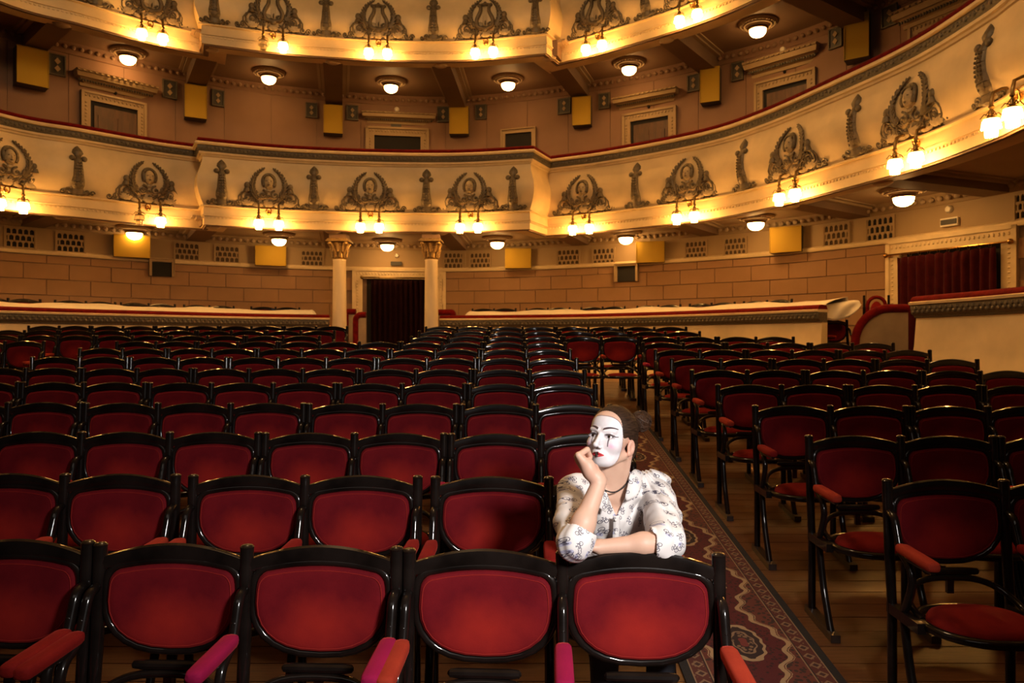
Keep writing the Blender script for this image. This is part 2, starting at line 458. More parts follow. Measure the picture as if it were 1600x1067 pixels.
# floor: a raked deck of boards running across the hall
fl = MB()
fl.add([(-13, -1.0, -SLOPE - 0.06), (11, -1.0, -SLOPE - 0.06), (11, 13, floor_z(13) - 0.06), (-13, 13, floor_z(13) - 0.06), (11, 20, floor_z(13) - 0.06), (-13, 20, floor_z(13) - 0.06)],
       [(0, 1, 2, 3), (3, 2, 4, 5)])
floor = tag(fl.build('floor', 'black_void', None, 0), 'raked brown board floor of the stalls', kind='structure')
BD = 0.165
for i in range(int((13 - 0.6) / BD)):
    y0 = 0.6 + i * BD
    o = put('floor_board', None, floor) if False else None
    mb = MB()
    xa, xb = -1.0 * (y0 * 0.75 + 1.5), y0 * 0.75 + 1.5
    zt = floor_z(y0 + BD / 2)
    c = MB().box((0, 0, 0), (xb - xa, BD - 0.006, 0.03))
    o = c.build('floor_board', 'floor_board', floor, 0)
    o.location = ((xa + xb) / 2, y0 + BD / 2, zt - 0.015 + random.uniform(-0.0015, 0.0))
    o.rotation_euler = (math.atan(SLOPE), 0, 0)
MB().box((-1, 16.2, floor_z(13) - 0.016), (24, 6.4, 0.03)).build('landing', 'floor_board', floor, 0)
# ceiling far above the frame
cl = MB()
n = 40
cl.add([(HUB.x, HUB.y, 13.0)] + [(HUB.x + 13.5 * math.cos(2 * math.pi * k / n), HUB.y + 14.5 * math.sin(2 * math.pi * k / n), 11.4) for k in range(n)],
       [(0, k + 1, (k + 1) % n + 1) for k in range(n)])
tag(cl.build('ceiling', 'cream_plaster'), 'shallow plaster dome over the auditorium', kind='structure')

# ---------------------------------------------------------------- balconies
FO = [(0.0, 0.0), (0.315, 0.0), (0.40, 0.045), (0.50, 0.085), (0.60, 0.11), (0.70, 0.115), (0.80, 0.10), (0.90, 0.065), (1.0, 0.03), (1.10, 0.02)]
def fo(z): return float(np.interp(z, [a for a, _ in FO], [b_ for _, b_ in FO]))
def balcony(plan, za, label, soff, beams_x, hs):
    root = thing('balcony', label, 'balcony', (0, 0, 0))
    pr = lambda L: [(o * S, za + z_ * S) for o, z_ in L]
    sweep(MB(), plan, pr([(-0.40, 0.02), (-0.03, 0.0), (0, 0.0), (0, 0.140), (0.022, 0.143), (0.022, 0.163), (0.008, 0.167), (0.0, 0.29), (0.05, 0.298), (0.05, 0.312), (0, 0.317)]
                         )).build('base_band', 'cream_plaster', root, 30)
    sweep(MB(), plan, pr([(b_, a) for a, b_ in FO[1:]])).build('front_panel', 'cream_plaster', root, 50)
    sweep(MB(), plan, pr([(0.02, 1.09), (0.04, 1.10), (0.05, 1.125), (0.075, 1.135), (0.08, 1.165)])).build('lower_moulding', 'cream_trim', root, 30)
    sweep(MB(), plan, pr([(0.08, 1.165), (0.095, 1.18), (0.105, 1.22), (0.10, 1.262)])).build('frieze', 'frieze_grey', root, 60)
    sweep(MB(), plan, pr([(0.10, 1.262), (0.14, 1.27), (0.145, 1.295), (0.12, 1.315), (-0.16, 1.315), (-0.16, 0.35)])).build('top_moulding', 'cream_trim', root, 30)
    sweep(MB(), plan, pr([(0.10, 1.314), (0.112, 1.345), (0.10, 1.375), (0.04, 1.392), (-0.08, 1.392), (-0.14, 1.365), (-0.15, 1.314)])).build('velvet_handrail', 'velvet_rail', root, 60)
    # small teeth under the middle fillet and a bead run on the frieze: too small to pick apart
    t = MB(); q = 0.1
    while q < plan.L - 0.1:
        t.box((0, 0, 0), (0.035, 0.02, 0.03), plan.frame(q, za + 0.118 * S, 0.008)); q += 0.07
    tag(t.build('tooth_band', 'cream_trim', root, 0), None, kind='stuff')
    t = MB(); q = 0.1; k = 0
    while q < plan.L - 0.1:
        M = plan.frame(q, za + (1.215 + 0.012 * (k % 2)) * S, 0.105 * S)
        t.ball((0, 0, 0), (0.036, 0.014, 0.034 - 0.012 * (k % 2)), 6, 4, M); q += 0.075; k += 1
    tag(t.build('frieze_relief', 'frieze_grey', root, 60), None, kind='stuff')
    # underside, floor slab and radial beams
    zs = za + hs
    vs, fs = [], []
    for i, p in enumerate(plan.p):
        sw = cast(WALL, HUB, p); wq = WALL.at(sw)[0]
        pp = p - plan.nrm[i] * 0.3
        for t_ in (0.0, 0.5, 1.0):
            r_ = pp.lerp(wq, t_); vs.append((r_.x, r_.y, zs))
    n = len(plan.p)
    for i in range(n - 1):
        for k in range(2): fs.append((i * 3 + k, i * 3 + k + 1, (i + 1) * 3 + k + 1, (i + 1) * 3 + k))
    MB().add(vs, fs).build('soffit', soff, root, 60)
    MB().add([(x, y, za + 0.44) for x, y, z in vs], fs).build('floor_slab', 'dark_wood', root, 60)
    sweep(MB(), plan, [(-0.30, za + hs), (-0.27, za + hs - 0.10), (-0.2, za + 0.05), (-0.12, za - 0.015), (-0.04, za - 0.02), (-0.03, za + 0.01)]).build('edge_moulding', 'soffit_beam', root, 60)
    for bx in beams_x:
        wq = WALL.at(WALL.hit(bx))[0]; fq = cast(plan, HUB, wq)
        if fq is None: continue
        fp = plan.at(fq)[0]; d = wq - fp; L = d.length; d.normalize()
        M = Matrix(((-d.y, d.x, 0, fp.x), (d.x, d.y, 0, fp.y), (0, 0, 1, za), (0, 0, 0, 1)))
        M = Matrix(((d.y, d.x, 0, fp.x), (-d.x, d.y, 0, fp.y), (0, 0, 1, za), (0, 0, 0, 1)))
        o = MB().box((0, L / 2 + 0.1, hs / 2 + 0.01), (0.40, L - 0.3, hs - 0.02)).build('beam', 'soffit_beam', root, 0); o.matrix_world = M
        for sx in (-1, 1):
            c = MB().box((sx * 0.24, L / 2 + 0.1, hs - 0.03), (0.09, L - 0.3, 0.06)).box((sx * 0.33, L / 2 + 0.1, hs - 0.01), (0.06, L - 0.3, 0.03)).build('beam_moulding', 'soffit_cream', o, 0)
        c = MB().ball((0, 0.32, 0.02), (0.16, 0.12, 0.06), 8, 5).build('beam_boss', 'soffit_cream', o, 60)
    # egg moulding where the underside meets the wall
    t = MB(); q = 3.0
    while q < WALL.L - 2.5:
        t.ball((0, 0, 0), (0.055, 0.04, 0.05), 6, 4, WALL.frame(q, zs - 0.09, 0.11)); q += 0.15
    tag(t.build('egg_moulding', soff, root, 60), None, kind='stuff')
    return root
BEAMS = [50, 305, 522, 717, 908, 1110, 1345, 1560]
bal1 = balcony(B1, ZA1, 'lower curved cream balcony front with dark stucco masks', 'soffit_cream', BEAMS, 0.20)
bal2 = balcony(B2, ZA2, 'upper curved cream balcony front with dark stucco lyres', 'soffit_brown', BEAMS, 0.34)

# ---- stucco ornaments, modelled flat in x,z and laid on the bulging front (z from the underside, metres before scaling)
def on(x, z, h=0.0): return (x, -(fo(z) + h), z)
def spiral(mb, cx, cz, r0, turns, sg, rt=0.014, a0=0.0, h=0.02):
    pts, rr = [], []
    n = int(turns * 10)
    for i in range(n + 1):
        t = i / n; a = a0 + sg * turns * 2 * math.pi * t; r_ = r0 * (1 - 0.86 * t)
        pts.append(on(cx + r_ * math.cos(a), cz + r_ * math.sin(a), h)); rr.append(rt * (1.0 - 0.35 * t))
    mb.tube(pts, rr, 5)
    mb.ball(on(cx, cz, h + 0.006), rt * 1.3, 6, 4)
def leafy(mb, pts, n, lw, r0, r1, h=0.02):
    cr = cat_rom([Vector((a, b_, 0)) for a, b_ in pts], 6); m = len(cr)
    mb.tube([on(p.x, p.y, h) for p in cr], [r0 + (r1 - r0) * i / (m - 1) for i in range(m)], 5)
    for k in range(n):
        i = int(k * (m - 2) / n) + 1; t = (cr[i + 1] - cr[i - 1]).normalized(); s_ = 1 - 0.6 * k / n
        for sd in (-1, 1):
            c = cr[i] + Vector((-t.y, t.x, 0)) * sd * lw * 0.7 * s_
            ang = math.atan2(t.y, t.x) + sd * 0.6
            M = Matrix.Translation(on(c.x, c.y, h + 0.008)) @ Matrix.Rotation(-ang, 4, 'Y')
            mb.ball((0, 0, 0), (lw * 1.0 * s_, 0.012, lw * 0.45 * s_), 6, 4, M)
def scroll_base(mb, rnd):
    for sx in (-1, 1):
        spiral(mb, sx * 0.33, 0.47, 0.115, 1.6, -sx, 0.018, math.pi / 2 if sx > 0 else math.pi / 2)
        spiral(mb, sx * 0.335, 0.465, 0.15, 0.8, sx, 0.014, -0.5 if sx > 0 else math.pi + 0.5)
        spiral(mb, sx * 0.20, 0.41, 0.075, 1.4, sx, 0.014)
        spiral(mb, sx * 0.47, 0.385, 0.05, 1.4, -sx, 0.013)
        spiral(mb, sx * 0.56, 0.375, 0.045, 1.5, sx, 0.013)
        mb.tube([on(sx * a, b_, 0.015) for a, b_ in ((0.05, 0.36), (0.14, 0.345), (0.28, 0.34), (0.42, 0.338), (0.58, 0.34))], 0.012, 5)
        mb.ball(on(sx * 0.335, 0.665, 0.02), (0.05, 0.025, 0.055), 8, 5)
        mb.tube([on(sx * 0.335, 0.63, 0.015), on(sx * 0.34, 0.57, 0.015)], [0.04, 0.06], 6)

    for _ in range(80):
        x = rnd.uniform(-0.44, 0.44); z = rnd.uniform(0.335, 0.40 + 0.15 * (1 - abs(x) / 0.5) + 0.03)
        M = Matrix.Translation(on(x, z, 0.012)) @ Matrix.Rotation(rnd.uniform(0, 3.1), 4, 'Y')
        mb.ball((0, 0, 0), (rnd.uniform(0.03, 0.055), 0.02, rnd.uniform(0.010, 0.018)), 6, 4, M)
rnd = random.Random(3)
mb = MB(); scroll_base(mb, rnd)
for sx in (-1, 1):
    spiral(mb, sx * 0.095, 0.53, 0.075, 1.2, sx, 0.016, math.pi / 2)
mask_base_me = mb.mesh('scrollwork', 'bronze_stucco', 60)
mb = MB()
for sx in (-1, 1):
    mb.ball(on(sx * 0.33, 0.46, -0.004), (0.125, 0.022, 0.12), 12, 6); mb.ball(on(sx * 0.17, 0.41, -0.004), (0.12, 0.020, 0.085), 10, 6)
    mb.ball(on(sx * 0.46, 0.375, -0.006), (0.13, 0.018, 0.05), 10, 6); mb.ball(on(sx * 0.09, 0.53, 0.0), (0.065, 0.02, 0.075), 10, 6)
mb.ball(on(0, 0.42, 0.0), (0.10, 0.03, 0.09), 10, 6)
ground_me = mb.mesh('relief_ground', 'mask_stucco', 60)
mb = MB()
leafy(mb, [(0.20, 0.50), (0.255, 0.63), (0.235, 0.78), (0.165, 0.90), (0.065, 0.985)], 13, 0.046, 0.032, 0.012)
laurel_r_me = mb.mesh('laurel', 'bronze_stucco', 60)
mb = MB()
leafy(mb, [(-0.20, 0.50), (-0.255, 0.63), (-0.235, 0.78), (-0.165, 0.90), (-0.065, 0.985)], 13, 0.046, 0.032, 0.012)
laurel_l_me = mb.mesh('laurel', 'bronze_stucco', 60)
mb = MB()
mb.ball(on(0, 0.730, -0.01), (0.086, 0.085, 0.118), 16, 12)
mb.ball(on(0, 0.725, 0.062), (0.014, 0.022, 0.032), 6, 5)
mb.ball(on(0, 0.768, 0.048), (0.056, 0.02, 0.012), 8, 4)
mb.ball(on(0, 0.655, 0.045), (0.032, 0.022, 0.018), 8, 4)
mb.tube([on(0, 0.64, -0.03), on(0, 0.58, -0.02)], [0.04, 0.05], 8)
face_me = mb.mesh('face', 'mask_stucco', 60)
mb = MB()
mb.tube([on(0.096 * math.cos(R(a)), 0.745 + 0.125 * math.sin(R(a)), 0.02) for a in range(-40, 221, 20)], 0.027, 6)
mb.tube([on(0.076 * math.cos(R(a)), 0.785 + 0.062 * math.sin(R(a)), 0.055) for a in range(10, 171, 20)], 0.010, 5)
for sx in (-1, 1): mb.ball(on(sx * 0.032, 0.748, 0.062), (0.018, 0.012, 0.009), 6, 4)
mb.ball(on(0, 0.682, 0.062), (0.022, 0.014, 0.013), 6, 4)
hair_me = mb.mesh('headdress', 'bronze_stucco', 60)
mb = MB()
prof = [(0.09, 0.33), (0.11, 0.36), (0.075, 0.42), (0.092, 0.47), (0.09, 0.52), (0.066, 0.70), (0.056, 0.80), (0.06, 0.84), (0.045, 0.88), (0.035, 0.92)]
vs = MB()
for a in range(len(prof) - 1):
    mb.tube([on(0, prof[a][1], 0.0), on(0, prof[a + 1][1], 0.0)], [prof[a][0], prof[a + 1][0]], 8, flat=0.55)
for k in range(9):
    z = 0.46 + 0.042 * k
    for sx in (-1, 0, 1): mb.ball(on(sx * 0.042 * (1 - 0.04 * k), z, 0.042), (0.013, 0.012, 0.016), 5, 4)
for sx in (-1, 1):
    mb.ball(on(sx * 0.078, 0.865, 0.015), (0.046, 0.028, 0.042), 8, 5)
    spiral(mb, sx * 0.13, 0.375, 0.042, 1.4, -sx, 0.014); spiral(mb, sx * 0.20, 0.365, 0.035, 1.3, sx, 0.012)
    mb.ball(on(sx * 0.09, 0.36, 0.02), (0.05, 0.03, 0.03), 7, 4)
mb.tube([on(0, 0.90, 0.0), on(0, 0.95, 0.0), on(0, 1.0, 0.0), on(0, 1.04, 0.0), on(0, 1.065, 0.0)], [0.04, 0.078, 0.066, 0.034, 0.006], 8, flat=0.5)
torch_me = mb.mesh('torch_ornament', 'bronze_stucco', 60)
mb = MB(); scroll_base(mb, random.Random(5))
for sx in (-1, 1):
    cr = cat_rom([Vector((sx * a, b_, 0)) for a, b_ in ((0.02, 0.47), (0.115, 0.50), (0.14, 0.60), (0.08, 0.73), (0.075, 0.83), (0.115, 0.875))], 5)
    mb.tube([on(p.x, p.y, 0.025) for p in cr], [0.034 - 0.012 * abs(i / len(cr) - 0.35) for i in range(len(cr))], 7)
mb.tube([on(-0.12, 0.855, 0.03), on(0, 0.875, 0.035), on(0.12, 0.855, 0.03)], [0.018, 0.03, 0.018], 6)
mb.ball(on(0, 0.895, 0.03), (0.03, 0.025, 0.03), 7, 5)
mb.ball(on(0, 0.46, 0.03), (0.06, 0.035, 0.05), 8, 5)
lyre_me = mb.mesh('scrollwork', 'bronze_stucco', 60)
mb = MB()
for k in range(-2, 3): mb.tube([on(k * 0.017, 0.52, 0.03), on(k * 0.02, 0.86, 0.03)], 0.003, 4)
strings_me = mb.mesh('lyre_strings', 'mask_stucco', 60)

def place(name, me, parent, M):
    o = put(name, me, parent); o.matrix_world = M; return o
SM = Matrix.Scale(S, 4)
def child_of(o, name, me): return put(name, me, o)
MASK_X = [8, 230, 420, 579, 736, 914, 1080, 1246, 1436]
TORCH_X = [120, 346, 491, 667, 803, 997, 1166, 1343, 1552]
for x in MASK_X:
    M = B1.frame(B1.hit(x), ZA1) @ SM
    o = place('mask_ornament', mask_base_me, bal1, M)
    child_of(o, 'laurel', laurel_r_me); child_of(o, 'laurel', laurel_l_me); child_of(o, 'face', face_me); child_of(o, 'headdress', hair_me); child_of(o, 'relief_ground', ground_me)
for x in TORCH_X: place('torch_ornament', torch_me, bal1, B1.frame(B1.hit(x), ZA1) @ SM)
pL, pR = Vector(B1.p[0]), None
LYRE_X = [66, 234, 427, 592, 760, 936, 1085]
for x in LYRE_X:
    M = B2.frame(B2.hit(x), ZA2) @ SM
    o = place('lyre_ornament', lyre_me, bal2, M)
    child_of(o, 'laurel', laurel_r_me); child_of(o, 'laurel', laurel_l_me); child_of(o, 'lyre_strings', strings_me); child_of(o, 'relief_ground', ground_me)
for x in [150, 335, 510, 678, 838, 1012]: place('torch_ornament', torch_me, bal2, B2.frame(B2.hit(x), ZA2) @ SM)

# ---- twin crystal sconces hung under the ornaments
def shade_mesh(mat):
    mb = MB()
    def tier(r0, r1, z0, z1, n=14):
        prof = []
        vs, fs = [], []
        for z_, r_ in ((z0, r0), (z1, r1)):
            for k in range(n * 2):
                a = math.pi * k / n; rr = r_ * (1.0 if k % 2 else 0.86); vs.append((rr * math.cos(a), rr * math.sin(a), z_ - (0.012 if (k % 2 and z_ == z1) else 0)))
        m = n * 2
        for k in range(m): fs.append((k, (k + 1) % m, m + (k + 1) % m, m + k))
        fs.append(tuple(range(m - 1, -1, -1))); fs.append(tuple(range(m, 2 * m)))
        mb.add(vs, fs)
    tier(0.070, 0.082, 0.05, -0.015); tier(0.056, 0.050, -0.005, -0.085)
    return mb.mesh('glass_shade', mat, 0)
shade_lit, shade_off = shade_mesh('sconce_glass'), shade_mesh('clear_glass')
mb = MB()
mb.tube([(0, 0.0, 0.34), (0, -0.08, 0.335), (0, -0.155, 0.30), (0, -0.17, 0.22), (0, -0.17, 0.07)], [0.016, 0.014, 0.016, 0.018, 0.014], 6)
mb.lathe([(0.03, 0.055), (0.075, 0.06), (0.03, 0.085), (0.02, 0.10), (0.03, 0.13), (0.012, 0.15), (0.028, 0.17), (0.012, 0.20)], 10, Matrix.Translation((0, -0.17, 0)))
for k in range(6):
    a = k * math.pi / 3; mb.tube([(0.02 * math.cos(a), -0.17 + 0.02 * math.sin(a), 0.10), (0.055 * math.cos(a), -0.17 + 0.055 * math.sin(a), 0.115), (0.085 * math.cos(a), -0.17 + 0.085 * math.sin(a), 0.075)], 0.005, 4)
arm_me = mb.mesh('arm', 'brass_dark', 60)
mb = MB()
mb.ball((0, -0.02, 0.25), (0.035, 0.03, 0.04), 8, 6)
for sx in (-1, 1):
    mb.tube([(sx * 0.005, -0.02, 0.21), (sx * 0.035, -0.04, 0.24), (sx * 0.04, -0.05, 0.29), (sx * 0.02, -0.06, 0.31)], 0.009, 5)
mb.tube([(-0.15, 0.0, 0.335), (0, -0.03, 0.325), (0.15, 0.0, 0.335)], 0.012, 5)
boss_me = mb.mesh('bracket', 'brass', 60)
ORD = ['first', 'second', 'third', 'fourth', 'fifth', 'sixth', 'seventh', 'eighth', 'ninth', 'tenth', 'eleventh', 'twelfth']
def sconces(plan, za, xs, level, what, off_lamps):
    for i, x in enumerate(xs):
        q = plan.hit(x); M = plan.frame(q, za) @ SM
        root = thing('crystal_sconce', f'twin crystal sconce under the {ORD[i]} {what} from the left on the {level} balcony', 'wall lamp', group=f'crystal sconces on the {level} balcony')
        root.matrix_world = M
        put('bracket', boss_me, root)
        for j, sx in enumerate((-1, 1)):
            a = put('arm', arm_me, root, (sx * 0.155, 0, 0.04))
            put('glass_shade', shade_off if (i, j) in off_lamps else shade_lit, root, (sx * 0.155, -0.17, 0.04))
sconces(B1, ZA1, MASK_X + [1597], 'lower', 'mask', {(1, 0)})
sconces(B2, ZA2, [234, 427, 592, 760, 936, 1085], 'upper', 'lyre', {(1, 0)})

# ---- opal bowl lights in the undersides
mb = MB().lathe([(0.30, 0.0), (0.30, -0.025), (0.275, -0.045), (0.265, -0.03), (0.24, -0.035), (0.225, -0.065), (0.205, -0.07), (0.195, -0.05), (0.18, -0.055), (0.172, -0.085), (0.10, -0.09)], 28)
for k in range(28):
    a = 2 * math.pi * k / 28; mb.ball((0.252 * math.cos(a), 0.252 * math.sin(a), -0.04), (0.018, 0.018, 0.012), 5, 4)
rose_me = mb.mesh('rosette', 'soffit_cream', 40)
rim_me = MB().lathe([(0.10, -0.08), (0.155, -0.085), (0.160, -0.10), (0.145, -0.125), (0.12, -0.12)], 24).mesh('brass_rim', 'brass_dark', 40)
globe_me = MB().lathe([(0.10, -0.10), (0.128, -0.115), (0.132, -0.14), (0.120, -0.18), (0.09, -0.213), (0.05, -0.232), (0.006, -0.238)], 20).mesh('glass_bowl', 'globe_glass', 180)
def bowl(x, y, za, label, k):
    z = za + (0.20 if za == ZA1 else 0.34)
    Y = (z - HC) * F / (CY - y); loc = ((x - CX) * Y / F, Y, z)
    root = thing('ceiling_light', label, 'ceiling light', loc, group='opal bowl lights under the balconies'); root.scale = (S, S, S)
    put('rosette', rose_me, root); put('brass_rim', rim_me, root); put('glass_bowl', globe_me, root)
for k, (x, y) in enumerate([(210, 354), (436, 364.7), (605, 374), (777, 370), (978, 362), (1181, 337.5), (1412, 295)]):
    bowl(x, y, ZA1, f'opal bowl light under the lower balcony, {ORD[k]} from the left', k)
for k, (x, y) in enumerate([(200, 80), (420, 112), (611, 126), (794, 122), (983, 97), (1184, 35)]):
    bowl(x, y, ZA2, f'opal bowl light under the upper balcony, {ORD[k]} from the left', k)
# spare light further round the ring, outside the frame

# ---- loudspeakers
def speaker(x0, y0, x1, y1, i, level, depth, toe):
    xc = (x0 + x1) / 2; q = WALL.hit(xc); off = depth * 0.55
    p = WALL.at(q)[0]; Y = p.y - depth; wd = (x1 - x0) * Y / F; ht = (y1 - y0) * Y / F
    z = HC + (CY - (y0 + y1) / 2) * Y / F
    xw = (xc - CX) * Y / F
    root = thing('loudspeaker', f'yellow fronted loudspeaker on the {level} wall, {ORD[i]} from the left', 'loudspeaker', (xw, Y, z - ht / 2), toe, group=f'loudspeakers on the {level} wall')
    n = WALL.at(q)[2]
    dd = depth
    mb = MB().box((0, dd / 2 + 0.01, ht / 2), (wd, dd, ht)).box((0, dd + 0.08, ht * 0.5), (wd * 0.3, 0.3, ht * 0.3))
    mb.build('case', 'speaker_case', root, 0)
    t = 0.012
    MB().box((0, 0.003, ht / 2), (wd - 0.03, 0.016, ht - 0.03)).build('grille', 'speaker_cloth', root, 0)
    fr = MB()
    for sx in (-1, 1): fr.box((sx * (wd / 2 - t / 2), -0.003, ht / 2), (t, 0.025, ht))
    for sz in (0, 1): fr.box((0, -0.003, t / 2 + sz * (ht - t)), (wd, 0.025, t))
    fr.build('grille_frame', 'speaker_cloth', root, 0)
UP_SP = [(30, 75, 73, 133, 0.78), (290, 133, 322, 184, 0.47), (506, 164, 535, 208, 0.24), (702, 166, 732, 209, -0.02), (894, 151, 923, 195, -0.24), (1094, 105, 1124, 159, -0.42), (1320, 22, 1356, 91, -0.62)]
for i, (a, b_, c, d, t) in enumerate(UP_SP): speaker(a, b_, c, d, i, 'upper', 0.30, t)
LO_SP = [(181, 367, 232, 402, 0.56), (400, 384, 446, 415, 0.36), (789, 388, 830, 419, -0.08), (994, 377, 1038, 410, -0.26), (1203, 354, 1251, 394, -0.58)]
for i, (a, b_, c, d, t) in enumerate(LO_SP): speaker(a, b_, c, d, i, 'lower', 0.26, t)

# ---- square vents with two lozenges beside the upper speakers
VENTS = [(78, 88, 100, 117), (255, 128, 274, 153), (332, 143, 348, 165), (479, 163, 494, 183), (543, 167, 558, 187), (685, 169, 701, 190), (745, 166, 759, 186), (874, 156, 891, 177), (938, 148, 952, 169), (1077, 119, 1093, 142), (1146, 100, 1161, 125), (1299, 46, 1316, 74), (1382, 12, 1403, 40)]
for i, (x0, y0, x1, y1) in enumerate(VENTS):
    qa, qb = WALL.hit(x0), WALL.hit(x1); q = (qa + qb) / 2; wd = qb - qa
    za, zb = WALL.zpix(q, y1), WALL.zpix(q, y0); ht = zb - za
    root = thing('wall_vent', f'dark square vent with two lozenges on the upper wall, {ORD[i] if i < 12 else "last"} from the left', 'vent', group='square vents on the upper wall')
    root.matrix_world = WALL.frame(q, za)
    MB().box((0, -0.022, ht / 2), (wd, 0.05, ht)).build('grating', 'sign_grey', root, 0)
    fr = MB(); t = 0.025
    for sx in (-1, 1): fr.box((sx * (wd / 2 + t / 2), -0.03, ht / 2), (t, 0.08, ht + 2 * t))
    for sz in (0, 1): fr.box((0, -0.03, -t / 2 + sz * (ht + t)), (wd, 0.08, t))
    fr.build('vent_frame', 'frieze_grey', root, 0)
    for sz in (0.30, 0.70):
        r_ = ht * 0.15
        MB().slab([(r_, ht * sz), (0, ht * sz + r_ * 1.2), (-r_, ht * sz), (0, ht * sz - r_ * 1.2)], -0.065, -0.04).build('lozenge', 'wall_cream', root, 0)

# ---- pierced plaster grilles on the lower wall
GR = [(8, 358, 54, 388), (88, 366, 131, 395), (273, 381, 310, 407), (336, 386, 373, 411), (471, 393, 504, 416), (694, 396, 726, 420), (735, 396, 766, 420), (872, 391, 905, 416), (927, 389, 960, 415), (1072, 378, 1104, 405), (1133, 373, 1166, 400), (1289, 352, 1327, 386), (1356, 341, 1397, 378), (1589, 302, 1628, 342)]
for i, (x0, y0, x1, y1) in enumerate(GR):
    qa, qb = WALL.hit(x0), WALL.hit(x1); q = (qa + qb) / 2; wd = qb - qa
    za, zb = WALL.zpix(q, y1), WALL.zpix(q, y0); ht = zb - za
    nm = ORD[i] if i < 12 else ('thirteenth' if i == 12 else 'last')
    root = thing('vent_grille', f'pierced plaster grille on the lower wall, {nm} from the left', 'grille', group='pierced grilles on the lower wall')
    root.matrix_world = WALL.frame(q, za)
    MB().box((0, -0.004, ht / 2), (wd, 0.012, ht)).build('dark_opening', 'black_void' if i < 2 or i > 11 else 'grille_brown', root, 0)
    lt = MB(); rh = ht / 3; t = wd * 0.035
    for r_ in range(3):
        z0 = r_ * rh
        lt.box((0, -0.02, z0 + 0.012), (wd, 0.03, 0.03))
        n = 5 if r_ % 2 == 0 else 6
        for k in range(n + 1):
            x = -wd / 2 + wd * k / n if n == 5 else -wd / 2 + wd * (k - 0.0) / n
            if n == 5: x = -wd / 2 + wd * (k) / 5
            else: x = min(wd / 2, max(-wd / 2, -wd / 2 + wd * (k - 0.5) / 5))
            lt.box((x, -0.02, z0 + rh / 2), (wd * 0.055, 0.03, rh))
            lt.slab([(x - wd * 0.075, z0 + rh), (x, z0 + rh * 0.66), (x + wd * 0.075, z0 + rh)], -0.033, -0.008)
    lt.build('lattice', 'wall_cream', root, 0)
    fr = MB(); t = 0.03
    for sx in (-1, 1): fr.box((sx * (wd / 2 + t / 2), -0.02, ht / 2), (t, 0.05, ht + 2 * t))
    for sz in (0, 1): fr.box((0, -0.02, -t / 2 + sz * (ht + t)), (wd, 0.05, t))
    fr.build('grille_frame', 'wall_cream', root, 0)

# ---- doors and hatches
def frame_parts(root, wd, ht, fw, mat='wall_cream', studs=True, bottom=False):
    fr = MB()
    for sx in (-1, 1):
        fr.box((sx * (wd / 2 + fw / 2), -0.05, ht / 2), (fw, 0.11, ht)); fr.box((sx * (wd / 2 + fw * 0.85), -0.07, (ht + fw) / 2), (fw * 0.3, 0.13, ht + fw))
    fr.box((0, -0.05, ht + fw / 2), (wd + 2 * fw, 0.11, fw)); fr.box((0, -0.07, ht + fw * 0.9), (wd + 2 * fw, 0.13, fw * 0.25))
    if bottom: fr.box((0, -0.05, -fw / 2), (wd + 2 * fw, 0.11, fw))
    fr.build('frame', mat, root, 0)
    if studs:
        st = MB(); n = int((wd + fw) / 0.075)
        for k in range(n + 1): st.ball((-(wd + fw) / 2 + (wd + fw) * k / n, -0.11, ht + fw * 0.5), (0.022, 0.015, 0.03), 5, 4)
        m = int(ht / 0.075)
        for sx in (-1, 1):
            for k in range(m): st.ball((sx * (wd / 2 + fw / 2), -0.11, 0.05 + k * 0.075), (0.028, 0.015, 0.02), 5, 4)
        tag(st.build('bead_moulding', mat, root, 60), None, kind='stuff')
